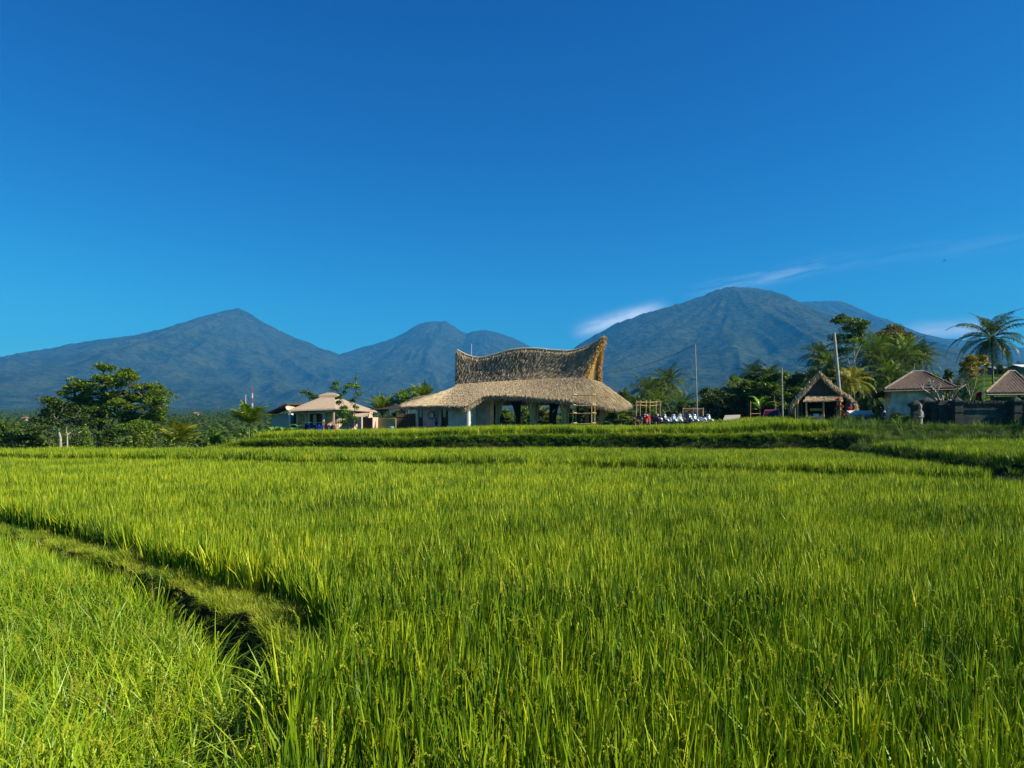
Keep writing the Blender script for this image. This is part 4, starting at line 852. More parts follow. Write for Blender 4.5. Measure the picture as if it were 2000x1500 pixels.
def straws(mb, O, D, L, w, jit=0.25, mi=0, nrm=None, lift=0.05):
    """loose straws: from points O along directions D (numpy), each a thin bent strip"""
    O = np.asarray(O, float); D = np.asarray(D, float); n = len(O)
    D = D+rng.normal(0, jit, (n, 3)); D /= np.linalg.norm(D, axis=1)[:, None]
    s = np.cross(D, rng.normal(0, 1, (n, 3))); s /= np.linalg.norm(s, axis=1)[:, None]
    l = (L*rng.uniform(0.5, 1.25, n))[:, None]; ww = (w*rng.uniform(.6, 1.4, n))[:, None]
    N = np.zeros((n, 3)) if nrm is None else np.asarray(nrm)
    m = O+D*l*0.5+N*lift; e = O+D*l+N*lift*0.6+np.array([0, 0, -0.12])*l
    V = np.stack([O-s*ww*.5, O+s*ww*.5, m+s*ww*.5, m-s*ww*.5], 1); V2 = np.stack([m-s*ww*.5, m+s*ww*.5, e+s*ww*.12, e-s*ww*.12], 1)
    V = np.concatenate([V, V2]); mb.addnp(V, np.arange(len(V)*4).reshape(-1, 4), mi)
# ------------------------------------------------------------------ the thatched pavilion
pav_base = Vector((3.5, 84.0, Hs(3.5, 80)-0.02))
pav = empty('thatched_pavilion', pav_base, 'large open bamboo pavilion with a two-tiered thatched roof and swept-up ridge ends', 'pavilion')
PB = np.array(pav_base); FL = pav_base.z
ang_ = R(24); U = np.array([math.cos(ang_), -math.sin(ang_), 0]); Vv = np.array([math.sin(ang_), math.cos(ang_), 0])
# upper roof: front base line from Lb to Rb
Lb = np.array(W(890, 752, 86.6)); Rb = np.array(W(1143, 737, 79.2))
Lr = np.array(W(893, 684, 88.3)); Rr = np.array(W(1179, 660, 79.8))
Rback = np.array(W(1171, 748, 83.6)); Lback = Lb+(Rback-Rb)*0.9
hump = [(893, 684), (900, 688), (912, 694), (925, 698), (937, 699.5), (952, 697), (970, 692), (990, 685.5), (1010, 682), (1030, 681), (1050, 681.5), (1075, 684), (1095, 685.5), (1112, 686), (1128, 683), (1142, 678.5), (1155, 673), (1166, 667), (1174, 661), (1179, 660)]
NU, NV = 60, 18
def ridge(s):
    i = np.interp(s, np.linspace(0, 1, len(hump)), np.arange(len(hump))); k = int(min(i, len(hump)-2)); f = i-k
    px = hump[k][0]*(1-f)+hump[k+1][0]*f; py = hump[k][1]*(1-f)+hump[k+1][1]*f
    t = (px-893)/(1179-893); return np.array(W(px, py, 88.3*(1-t)+79.8*t))
def sheet(A, B, s0=0.0):
    """upper roof sheet between base edge A->B and the ridge; slightly concave"""
    G = []
    for i in range(NU+1):
        s = i/NU; b = A*(1-s)+B*s; r = ridge(s); row = []
        for j in range(NV+1):
            t = j/NV; p = b*(1-t)+r*t; sag = math.sin(t*math.pi)*0.34; p = p+np.array([0, 0, -sag])
            if s > 0.8: p = p+U*0.25*math.sin(t*math.pi)*(s-.8)/.2*-1
            row.append(p)
        G.append(row)
    return np.array(G)
def gridto(mb, G, mi=0, smoothf=True):
    a, b = G.shape[:2]; mb.add(G.reshape(-1, 3), [(i*b+j, (i+1)*b+j, (i+1)*b+j+1, i*b+j+1) for i in range(a-1) for j in range(b-1)], mi, smoothf)
def gridstraw(mb, G, n, L, w, mi, jit=.2, lift=.08, flip=1):
    """straws hanging down-slope all over a grid (axis 1 runs upwards)"""
    a, b = G.shape[:2]; u = rng.uniform(0, a-1.001, n); v = (rng.integers(0, 14, n)+rng.normal(0.5, .12, n).clip(0, 1))/14*(b-1.001); i = u.astype(int); j = np.clip(v, 0, b-1.001).astype(int); fu = (u-i)[:, None]; fv = (np.clip(v, 0, b-1.001)-j)[:, None]
    P = (G[i, j]*(1-fu)+G[i+1, j]*fu)*(1-fv)+(G[i, j+1]*(1-fu)+G[i+1, j+1]*fu)*fv
    up = G[i, j+1]-G[i, j]; al = G[i+1, j]-G[i, j]; up /= np.linalg.norm(up, axis=1)[:, None]+1e-9; N = np.cross(al, up)*flip; N /= np.linalg.norm(N, axis=1)[:, None]+1e-9
    straws(mb, P+N*0.02, -up+N*0.12, L, w, jit, mi, N, lift)
Gf = sheet(Lb-PB+PB, Rb)-PB; Gb = sheet(Lback, Rback)-PB
mb = MB(); gridto(mb, Gf); gridto(mb, Gb[::-1])
cap = [Gf[0, j] for j in range(NV+1)]+[Gb[0, j] for j in range(NV, -1, -1)]
gridstraw(mb, Gf, 38000, 0.62, 0.042, 1, .18, .08, 1); gridstraw(mb, Gb, 5000, 0.6, 0.08, 1, .2, .08, -1)
rp = np.array([ridge(s)-PB for s in np.linspace(0, 1, 61)])
for k in range(60): pass
up_roof = mb.build('upper_roof', [THATCH_E, ST_D], pav, 'steep shaggy upper roof with a wavy ridge')
mb = MB(); mb.tube([tuple(p+np.array([0, 0, .02])) for p in rp], 0.12, 7)
Oq = np.repeat(rp[:-1], 40, 0)+rng.normal(0, .04, (2400, 3)); straws(mb, Oq, np.tile([0, 0, -1.0], (2400, 1))+np.outer(rng.choice([-1, 1], 2400), -Vv)*0.5, 0.32, .05, .25, 0)
mb.build('ridge_cap', ST_L, up_roof)
# left closed end of the upper roof
mb = MB(); E_ = np.array([Gf[0, j] for j in range(NV+1)]); E2 = np.array([Gb[0, j] for j in range(NV+1)]); Ge = np.array([E2+(E_-E2)*k/4 for k in range(5)]); gridto(mb, Ge); gridstraw(mb, Ge, 2500, .5, .07, 1, .2, .06, 1)
mb.build('left_gable', [THATCH_E, ST_D], up_roof)
# open right gable, lined with upright bamboo, set back behind the roof edge
mb = MB(); A_ = Rb-PB; B_ = Rback-PB; T_ = ridge(1.0)-PB
for k in range(26):
    f = (k+.5)/26; b = A_*(1-f)+B_*f; 
    h = 1-abs(2*f-1)**1.3; t0 = Gf[-1, int(NV*(h))] if f < .5 else Gb[-1, int(NV*h)]
    p = b-U*0.35; tt = t0-U*0.35; mb.tube([tuple(p), tuple((p+tt)/2), tuple(tt)], .05, 5)
mb.build('bamboo_gable', BAMB_Y, up_roof)
mb = MB(); ring_ = [tuple(A_-U*.42), tuple(B_-U*.42)]+[tuple(Gb[-1, j]-U*.42) for j in range(2, NV+1, 2)]+[tuple(Gf[-1, j]-U*.42) for j in range(NV, 1, -2)]; mb.add(ring_, [tuple(range(len(ring_)))]); mb.build('gable_screen', ST_O, up_roof)  # backing sheet coloured as the sunlit gable interior
# bound straw rims along the gable edges
for nm, Gx in (('gable_rim', Gf), ('gable_rim', Gb)):
    mb = MB(); pts = Gx[-1]; mb.tube([tuple(p) for p in pts], 0.17, 7); O_ = np.repeat(pts, 60, 0)+rng.normal(0, .1, (len(pts)*60, 3)); straws(mb, O_, np.tile(U*0.8+np.array([0, 0, -.5]), (len(O_), 1)), .32, .05, .5); mb.build(nm, ST_O if nm else ST_L, up_roof)
# lower skirt roof
inner = [Lback+U*0.5, Lb-Vv*0.05, *[Lb*(1-f)+Rb*f-Vv*0.05 for f in np.linspace(.1, .9, 9)], Rb, Rb*.5+Rback*.5, Rback]
outer_px = [(812, 776, 94), (785, 792, 85), (815, 791.5, 80.5), (845, 791, 77.8), (880, 792, 75.8), (905, 793, 74.9), (918, 789, 75.2), (932, 780, 76.2), (948, 772, 76.8), (975, 771, 76.5), (1005, 772, 76), (1035, 774, 75.5), (1065, 776, 75), (1095, 778, 74.6), (1125, 782, 74.4), (1155, 787, 74.4), (1185, 792, 75), (1208, 794, 76.4), (1226, 790, 79), (1222, 782, 84), (1205, 776, 88)]
inner_ = np.array(inner); Lin = np.r_[0, np.cumsum(np.linalg.norm(np.diff(inner_, axis=0), axis=1))]
pairs = [0, .11, .13, .15, .19, .24, .28, .33, .37, .43, .50, .56, .62, .68, .73, .78, .80, .83, .88, .95, 1.0]
inr = np.array([[np.interp(f*Lin[-1], Lin, inner_[:, k]) for k in range(3)] for f in pairs]); our = np.array([np.array(W(*o)) for o in outer_px])
m_ = 110; tt = np.linspace(0, len(pairs)-1, m_)
inr = np.array([[np.interp(t, range(len(pairs)), inr[:, k]) for k in range(3)] for t in tt]); our = np.array([[np.interp(t, range(len(pairs)), our[:, k]) for k in range(3)] for t in tt])
ks = np.ones(3)/3
for k in range(3): our[1:-1, k] = np.convolve(our[:, k], ks, 'valid')
inr[:, 2] += 0.12
Gs = []
for k in range(13):
    t = k/12; P_ = our*(1-t)+inr*t; P_[:, 2] += 0.05*math.sin(math.pi*t)+0.0; Gs.append(P_)
Gs = np.array(Gs).transpose(1, 0, 2)-PB
mb = MB(); gridto(mb, Gs[::-1]); under = Gs.copy(); under[:, :, 2] -= 0.17; gridto(mb, under)
Gk = np.array([[np.array(Lback+(Rback-Lback)*u)*(1-v)+np.array(W(812+(1205-812)*u, 785+3*math.sin(u*math.pi), 94-4*u))*v+np.array([0, 0, .12*(1-v)]) for v in np.linspace(0, 1, 8)] for u in np.linspace(0, 1, 30)])-PB
gridto(mb, Gk); Gk2 = Gk.copy(); Gk2[:, :, 2] -= .25; gridto(mb, Gk2)
cr = np.cross(Gs[1:, 5]-Gs[:-1, 5], Gs[1:, 6]-Gs[1:, 5]); fl = -1 if cr[:, 2].mean() < 0 else 1
gridstraw(mb, Gs, 60000, 0.8, 0.020, 1, .05, .004, fl)
low = mb.build('lower_roof', [THATCH, ST_L], pav, 'broad straw-coloured lower roof with deep eaves')
mb = MB(); edge = Gs[:, 0]; dn = Gs[:, 0]-Gs[:, 2]; dn /= np.linalg.norm(dn, axis=1)[:, None]
e2 = edge.copy(); e2[:, 2] -= .16; gridto(mb, np.stack([edge, e2], 1), 0)
n = 15000; u = rng.uniform(0, m_-1.001, n); i = u.astype(int); f = (u-i)[:, None]; O_ = edge[i]*(1-f)+edge[i+1]*f-dn[i]*rng.uniform(0, .35, (n, 1)); O_[:, 2] -= rng.uniform(-.05, .26, n)
clump = (0.65+0.45*np.sin(u*3.1)+0.25*np.sin(u*9.7+1))[:, None]
straws(mb, O_, dn[i]*0.45+np.array([0, 0, -1.0])*clump, .38, .030, .12, 1)
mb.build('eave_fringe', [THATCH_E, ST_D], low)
# floor, columns, walls
mb = MB(); c = (Lb+Rback)/2-PB; mb.box((c[0]-.5, c[1]-1.5, 0.05), (19, 9, .3), rz=-ang_); mb.build('floor', CONC, pav)
def column(px, Y, spread, n, ytop=781, back=False, lean=0.0):
    b = W(px, 840, Y)-pav_base; b.z = 0.1; top = W(px, ytop, Y).z-pav_base.z+.35; mb = MB()
    for k in range(n):
        a = rng.uniform(0, 6.28); t = (k-(n-1)/2)/max(1, n-1)*2; sx_ = t*spread*rng.uniform(.8, 1.1)+lean; sy_ = rng.uniform(-.5, .5)*spread
        mb.tube([(b.x+math.cos(a)*.13, b.y+math.sin(a)*.13, b.z), (b.x+math.cos(a)*.13+sx_*.1, b.y+sy_*.1, b.z+top*.35), (b.x+sx_*.45, b.y+sy_*.45, b.z+top*.7), (b.x+sx_, b.y+sy_, b.z+top)], .075, 6)
    mb.tube([(b.x-.22, b.y-.1, b.z+1.3), (b.x+.22, b.y-.1, b.z+1.3)], .06, 5)
    mb.build('column', DARKW if back else BAMB, pav)
column(961, 78.3, .25, 7); column(972, 79, .7, 6, lean=.3)
column(1039, 77.3, .75, 12); column(1046, 78.3, .7, 8)
column(1101, 76.3, .8, 11); column(1107, 77.4, .6, 6)
column(1160, 77.2, .6, 7, 787); column(1172, 78.5, 1.0, 8, 790, lean=1.0); column(1146, 80, .4, 6, 785)
for px, Y, s, n, le in ((1009, 86, .9, 10, 0), (1013, 84.5, .5, 8, -.1), (1083, 83, .9, 10, 0), (1076, 85, .3, 8, 0), (968, 87, .5, 8, 0), (1152, 83.5, .6, 8, 0), (1128, 84, .3, 4, 0)): column(px, Y, s, n, 782, True, le)
mb = MB()
for (a, b, Y0, Y1, py) in ((948, 1026, 78.2, 77.0, 779), (1026, 1170, 77.0, 76.3, 784), (968, 1152, 86.5, 83, 781)):
    p = W(a, py, Y0)-pav_base; q_ = W(b, py, Y1)-pav_base; mb.tube([p, q_], .09, 6)
mb.build('eave_beam', BAMB, pav)
def pwall(name, pxa, pxb, Ya, Yb, pyt_a, pyt_b, mtl, th=.18, zb=-.1, label=None):
    a = W(pxa, pyt_a, Ya)-pav_base; b = W(pxb, pyt_b, Yb)-pav_base; d = Vector((b.x-a.x, b.y-a.y, 0)).normalized(); nn = Vector((-d.y, d.x, 0))*th
    mb = MB(); vs = [(a.x, a.y, zb), (b.x, b.y, zb), (b.x, b.y, b.z), (a.x, a.y, a.z)]; vs += [(v[0]+nn.x, v[1]+nn.y, v[2]) for v in vs]
    mb.add(vs, [(0, 1, 2, 3), (7, 6, 5, 4), (0, 4, 5, 1), (1, 5, 6, 2), (2, 6, 7, 3), (3, 7, 4, 0)]); return mb.build(name, mtl, pav, label)
pwall('wall', 875.5, 915, 76.8, 75.9, 792, 790, CONC, label='grey rendered front wall')
pwall('wall', 915.2, 929, 75.9, 79.4, 787, 776, WHITE, label='sunlit white side wall')
pwall('wall', 929.3, 957, 79.6, 79.0, 771, 771, CONC, label='grey rendered wall beside the open hall')
pwall('wall', 826, 862, 80.6, 79.8, 790, 790, CONC)
pwall('wall', 812, 816.5, 81.2, 81.1, 790, 790, WHITE); pwall('wall', 857, 862, 79.75, 79.65, 790, 790, CREAM, .1)
d1 = pwall('door', 817, 826, 81.2, 81.0, 794, 794, DARKW, .08); d2 = pwall('door', 862.3, 875.2, 79.9, 79.6, 792, 792, REDW, .08, label='red-brown door with a window')
def inset(parent, pxa, pxb, Ya, Yb, pya, pyb, mtl, name):
    a = W(pxa, pya, Ya)-pav_base; b = W(pxb, pya, Yb)-pav_base; zb = (W(pxa, pyb, Ya)-pav_base).z; mb = MB()
    mb.add([(a.x, a.y-.03, zb), (b.x, b.y-.03, zb), (b.x, b.y-.03, a.z), (a.x, a.y-.03, a.z), (a.x, a.y, zb), (b.x, b.y, zb), (b.x, b.y, a.z), (a.x, a.y, a.z)], [(0, 1, 2, 3), (7, 6, 5, 4), (0, 4, 5, 1), (1, 5, 6, 2), (2, 6, 7, 3), (3, 7, 4, 0)])
    return mb.build(name, mtl, parent)
inset(d2, 865, 872.5, 79.85, 79.7, 796, 815, GLASS, 'pane'); inset(d1, 819, 824.5, 81.15, 81.05, 800, 815, GLASS, 'pane')
# round emblem on the wall: black ring, pale field with the upright marks
def emblem():
    c = W(842.5, 811, 79.95); e = empty('round_sign', c, 'round black and white emblem sign on the grey pavilion wall', 'sign', rz=-R(12))
    mb = MB(); n = 28; vs = []
    for (r, y) in ((.36, 0), (.36, -.05), (.285, -.05), (.285, 0)):
        for k in range(n): a = 2*math.pi*k/n; vs.append((r*math.cos(a), y, r*1.22*math.sin(a)))
    mb.add(vs, [(i*n+k, i*n+(k+1) % n, ((i+1) % 4)*n+(k+1) % n, ((i+1) % 4)*n+k) for i in range(4) for k in range(n)]); mb.build('ring', BLACK, e)
    mb = MB(); mb.add([(.284*math.cos(2*math.pi*k/n), -.012, .284*1.22*math.sin(2*math.pi*k/n)) for k in range(n)]+[(.284*math.cos(2*math.pi*k/n), -.002, .284*1.22*math.sin(2*math.pi*k/n)) for k in range(n)], [tuple(range(n)), tuple(range(2*n-1, n-1, -1))]); mb.build('disc', CONC, e)
    mb = MB()
    for (x, z0, z1, w) in ((-.15, -.16, .14, .05), (-.02, -.10, .12, .06), (.13, -.24, .16, .09)): mb.box((x, -.03, (z0+z1)/2), (w, .02, z1-z0))
    mb.tube([(-.15, -.03, .14), (-.10, -.03, .21), (0, -.03, .235), (.10, -.03, .22), (.13, -.03, .15)], .035, 5); mb.build('emblem_mark', WPAINT, e)
emblem()
mb = MB(); mb.box((0, 0, .38), (1.3, .35, .06)); [mb.box((x, 0, .18), (.06, .3, .36)) for x in (-.55, .55)]
b = mb.build('bench', DARKW); b.location = gpos(842, 79.2); tag(b, 'dark low bench under the round sign', 'bench')
# tables and chairs in the hall
def chair(x, y, rz, lab, dark=False):
    e = empty('chair', (x, y, FL+.2), lab, 'chair', 'wooden chairs in the pavilion', rz); w = REDW
    mb = MB(); mb.box((0, 0, .45), (.42, .42, .05)); mb.build('seat', w, e)
    mb = MB(); mb.box((0, .2, .78), (.42, .035, .34)); [mb.box((sx_, .2, .6), (.04, .035, .3)) for sx_ in (-.19, .19)]; mb.build('backrest', w, e)
    for sx_ in (-.18, .18):
        for sy_ in (-.18, .18): mb = MB(); mb.box((sx_, sy_, .215), (.045, .045, .43)); mb.build('leg', w, e)
    return e
def table(x, y, rz, lab):
    e = empty('table', (x, y, FL+.2), lab, 'table', 'wooden tables in the pavilion', rz); mb = MB(); mb.box((0, 0, .74), (1.1, .7, .05)); mb.build('tabletop', REDW, e)
    for sx_ in (-.48, .48):
        for sy_ in (-.28, .28): mb = MB(); mb.box((sx_, sy_, .36), (.06, .06, .72)); mb.build('leg', REDW, e)
for (px, Y, rz, lab) in ((977, 80.5, .3, 'wooden chair nearest the leftmost bamboo column'), (985, 80, 3.0, 'wooden chair second from the leftmost bamboo column'), (992, 79.8, 0, 'wooden chair in the middle of the left bay'), (1003, 80.4, 2.8, 'wooden chair facing the dark inner post'), (1024, 80, .2, 'wooden chair between the dark post and the central column'), (1064, 79.5, 2.9, 'wooden chair in the shady right bay'), (1072, 80, .5, 'wooden chair by the right bay table')):
    p = W(px, 822, Y); chair(p.x, p.y, rz, lab)
for (px, Y, lab) in ((998, 82, 'long wooden table in the left bay of the pavilion'), (1016, 79, 'small wooden table beside the central column'), (1068, 81.5, 'wooden table in the right bay of the pavilion')):
    p = W(px, 822, Y); table(p.x, p.y, -.4, lab)
# ------------------------------------------------------------------ bamboo scaffolds
def scaffold(label, base, w, d, h, levels, rz, poles=4, mtl=BAMB_Y):
    e = empty('bamboo_scaffold', base, label, 'scaffold', None, rz); xs = np.linspace(-w/2, w/2, poles//2)
    for x in xs:
        for y in (-d/2, d/2): mb = MB(); mb.tube([(x, y, -.1), (x+rng.normal(0, .03), y, h*.5), (x, y, h*rng.uniform(1.0, 1.04))], .036, 6); mb.build('pole', mtl, e)
    for z in levels:
        for y in (-d/2, d/2): mb = MB(); mb.tube([(-w/2-.15, y+.09, z), (w/2+.15, y+.09, z+rng.normal(0, .02))], .04, 5); mb.build('crossbar', mtl, e)
        for x in (-w/2, w/2): mb = MB(); mb.tube([(x+.09, -d/2-.1, z+.09), (x+.09, d/2+.1, z+.09)], .04, 5); mb.build('crossbar', mtl, e)
    return e
p = gpos(1140, 73.5); scaffold('tall bamboo scaffold standing against the right eave of the pavilion', p, 1.9, 1.5, W(0, 767, 73.5).z-p.z, [.9, 1.9, 2.7, W(0, 769, 73.5).z-p.z-.15], R(-18))
p = gpos(1266, 80); scaffold('bamboo frame behind the first scooters, right of the pavilion', p, 2.2, 1.3, W(0, 783, 80).z-p.z, [1.2, W(0, 792, 80).z-p.z, W(0, 784, 80).z-p.z-.1], R(8), 6, BAMB_Y)
# ------------------------------------------------------------------ tan-roofed house and annex, left
def hiproof(mb, x0, x1, y0, y1, ze, zr, rx0, rx1, ry=None, ov=0, mi=0, th=.12):
    ry = (y0+y1)/2 if ry is None else ry
    vs = [(x0, y0, ze), (x1, y0, ze), (x1, y1, ze), (x0, y1, ze), (rx0, ry, zr), (rx1, ry, zr)]
    lo = [(v[0], v[1], v[2]-th) for v in vs[:4]]
    mb.add(vs+lo, [(0, 1, 5, 4), (1, 2, 5), (2, 3, 4, 5), (3, 0, 4), (0, 6, 7, 1), (1, 7, 8, 2), (2, 8, 9, 3), (3, 9, 6, 0), (9, 8, 7, 6)], mi)
hb = gpos(645, 80); hb.z = Hs(hb.x, 78)
house = empty('house', hb, 'low house with a plain tan hipped roof and small raised cap, behind the hanging laundry', 'house'); 
def L_(px, py, Y): return W(px, py, Y)-hb
mb = MB(); e0 = L_(563, 801, 76); e1 = L_(655, 797, 77.5); e2_ = L_(737, 803, 83); e3 = L_(612, 797, 88); r0_ = L_(632, 774, 81.5); r1_ = L_(652, 774, 82)
top4 = [L_(631, 774, 81), L_(654, 774, 81), L_(654, 774, 82.5), L_(631, 774, 82.5)]
vs = [e0, e1, e2_, e3]+top4+[v-Vector((0, 0, .14)) for v in (e0, e1, e2_, e3)]
mb.add(vs, [(0, 1, 5, 4), (1, 2, 6, 5), (2, 3, 7, 6), (3, 0, 4, 7), (0, 8, 9, 1), (1, 9, 10, 2), (2, 10, 11, 3), (3, 11, 8, 0), (11, 10, 9, 8), (4, 5, 6, 7)])
rf = mb.build('roof', TANR, house)
mb = MB(); cx_, cy_, cz_ = (top4[0].x+top4[1].x)/2, (top4[0].y+top4[2].y)/2, top4[0].z
mb.add([(cx_+a*1.05, cy_+b*1.1, cz_-.08) for a, b in ((-1, -1), (1, -1), (1, 1), (-1, 1))]+[(cx_+a*.95, cy_+b, cz_+.16) for a, b in ((-1, -1), (1, -1), (1, 1), (-1, 1))]+[(cx_+a*.3, cy_+b*.3, cz_+.42) for a, b in ((-1, -1), (1, -1), (1, 1), (-1, 1))], [(0, 1, 5, 4), (1, 2, 6, 5), (2, 3, 7, 6), (3, 0, 4, 7), (4, 5, 9, 8), (5, 6, 10, 9), (6, 7, 11, 10), (7, 4, 8, 11), (8, 9, 10, 11), (3, 2, 1, 0)]); mb.build('roof_cap', TANR, rf)
mb = MB(); q1 = L_(700, 802, 80); q2 = L_(735, 806, 84)
mb.add([L_(690, 812, 79), L_(718, 812, 80.5), L_(724, 803, 83), L_(690, 803, 82), L_(690, 814, 79), L_(718, 814, 80.5)], [(0, 1, 2, 3), (0, 4, 5, 1)]); mb.build('porch_roof', TANR, house)
def hwall(parent, base, name, a, b, zt, zb, mtl, th=.15, label=None):
    d = Vector((b.x-a.x, b.y-a.y, 0)).normalized(); nn = Vector((-d.y, d.x, 0))*th; mb = MB()
    vs = [(a.x, a.y, zb), (b.x, b.y, zb), (b.x, b.y, zt), (a.x, a.y, zt)]; vs += [(v[0]+nn.x, v[1]+nn.y, v[2]) for v in vs]
    mb.add(vs, [(0, 1, 2, 3), (7, 6, 5, 4), (0, 4, 5, 1), (1, 5, 6, 2), (2, 6, 7, 3), (3, 7, 4, 0)]); return mb.build(name, mtl, parent, label)
zt = L_(600, 802, 78).z; zb_ = -.1
wl = hwall(house, hb, 'wall', L_(573, 0, 78.4), L_(662, 0, 79.4), zt, zb_, CREAM); hwall(house, hb, 'wall', L_(662.2, 0, 79.4), L_(728, 0, 84), zt, zb_, CREAM)
def panel(parent, base, pa, pb, Ya, Yb, pyt, pyb, mtl, name, off=.05, th=.045):
    a = W(pa, pyt, Ya)-base; b = W(pb, pyt, Yb)-base; zb = (W(pa, pyb, Ya)-base).z; o = -off
    mb = MB(); mb.add([(a.x, a.y+o-th, zb), (b.x, b.y+o-th, zb), (b.x, b.y+o-th, a.z), (a.x, a.y+o-th, a.z), (a.x, a.y+o, zb), (b.x, b.y+o, zb), (b.x, b.y+o, a.z), (a.x, a.y+o, a.z)], [(0, 1, 2, 3), (7, 6, 5, 4), (0, 4, 5, 1), (1, 5, 6, 2), (2, 6, 7, 3), (3, 7, 4, 0)])
    return mb.build(name, mtl, parent)
panel(house, hb, 573.5, 579, 78.4, 78.46, 808, 835, DARKW, 'door'); panel(house, hb, 584, 595, 78.5, 78.6, 809, 830, BAMB, 'shutter')
dd = panel(house, hb, 606, 629, 78.75, 79.0, 808, 834, DARKW, 'door'); panel(dd, hb, 612, 618, 78.7, 78.8, 810, 830, CREAM, 'curtain', .03); panel(dd, hb, 624, 628, 78.8, 78.9, 810, 830, REDW, 'door_leaf', .02)
panel(house, hb, 640, 651, 79.1, 79.25, 806, 830, BAMB, 'shutter'); panel(house, hb, 654, 658, 79.2, 79.3, 808, 828, DARKW, 'window')
for px in (580.5, 597, 603, 632, 652): 
    mb = MB(); a = L_(px, 0, 77.9); mb.box((a.x, a.y, zt/2-.1), (.16, .16, zt+.2)); mb.build('post', CREAM, house)
for (a_, b_) in ((585, 600), (642, 626)):   # scrolled brackets of the porch beam
    mb = MB(); mb.tube([L_(a_, 800, 77.5), L_(a_+(b_-a_)*.35, 806, 77.5), L_(a_+(b_-a_)*.7, 808, 77.5), L_(b_, 807, 77.5)], .07, 6); mb.build('bracket', CREAM, house)
mb = MB(); mb.tube([L_(562, 806, 77.2), L_(600, 808, 77.4), L_(655, 802, 78)], .06, 6); mb.build('eave_beam', CREAM, house)
# annex with a lean-to roof, blue-grey wall
ab = gpos(552, 82); ann = empty('shed', ab, 'shed with a pale blue-grey wall and dark mono-pitch roof left of the tan-roofed house', 'shed')
A2 = lambda px, py, Y: W(px, py, Y)-ab
hwall(ann, ab, 'wall', A2(530, 0, 80), A2(566, 0, 79), A2(0, 808, 80).z, -.2, mat('blue_grey_wall', (0.50, 0.48, 0.46), .9, (0.39, 0.38, 0.36), 1.5))
hwall(ann, ab, 'side_wall', A2(566.3, 0, 79), A2(574, 0, 82), A2(0, 807, 80).z, -.2, WHITE)
mb = MB(); mb.add([A2(515, 809, 78.5), A2(560, 788, 78), A2(592, 788, 84), A2(540, 806, 86)]+[v-Vector((0, 0, .15)) for v in (A2(515, 809, 78.5), A2(560, 788, 78), A2(592, 788, 84), A2(540, 806, 86))], [(0, 1, 2, 3), (7, 6, 5, 4), (0, 4, 5, 1), (1, 5, 6, 2), (2, 6, 7, 3), (3, 7, 4, 0)]); mb.build('roof', TILE, ann)
mb = MB(); mb.add([A2(556, 791, 78.4), A2(576, 795, 79.5), A2(576, 803, 79.5), A2(560, 800, 78.4)], [(0, 3, 2, 1)]); mb.build('gable_board', CREAM, ann)
mb = MB(); a = A2(566, 0, 78.2); mb.tube([(a.x, a.y, -.1), (a.x, a.y, A2(0, 800, 78.2).z)], .06, 6); mb.build('post', WPAINT, ann)
# laundry racks with clothes
def rack(label, pxa, pxb, Y, py):
    b = gpos((pxa+pxb)/2, Y); e = empty('clothes_rack', b, label, 'clothes rack'); z = W(0, py, Y).z-b.z; w = (pxb-pxa)*Y/F/2
    for s in (-1, 1):
        mb = MB(); mb.tube([(s*w, -.25, 0), (s*w, 0, z), (s*w, .25, 0)], .025, 5); mb.build('leg', BAMB_Y, e)
    mb = MB(); mb.tube([(-w-.15, 0, z), (w+.15, 0, z)], .03, 6); mb.build('rail', BAMB_Y, e)
rack('bamboo clothes rail with the blue garments in front of the house', 595, 632, 74, 825.5); rack('bamboo clothes rail with the pink and grey garments', 634, 659, 74, 824.5)
def garment(label, px, wpx, Y, pyt, pyb, col, name='shirt', cat='shirt'):
    c = W(px, pyt, Y); w = wpx*Y/F; h = (pyb-pyt)*Y/F; m = mat('cloth_'+name, col, .9, tuple(k*.6 for k in col), 3, .4, 10); mb = MB(); n = 14; vs = []
    for j in range(9):
        t = j/8; ww = w*(.62+.38*min(1, t*3.5))
        for k in range(n): a = 2*math.pi*k/n; vs.append((ww/2*math.cos(a), (.09+.05*math.sin(a*3+t*2))*math.sin(a), -h*t-(0.06*abs(math.cos(a)) if j == 0 else 0)))
    mb.add(vs, [(j*n+k, j*n+(k+1) % n, (j+1)*n+(k+1) % n, (j+1)*n+k) for j in range(8) for k in range(n)], 0, True)
    mb.add([vs[k] for k in range(n)], [tuple(range(n))]); mb.tube([(0, 0, -.02), (0, 0, .08)], .012, 4)
    o = mb.build(name, m); o.location = c; tag(o, label, cat, 'clothes drying on the rails')
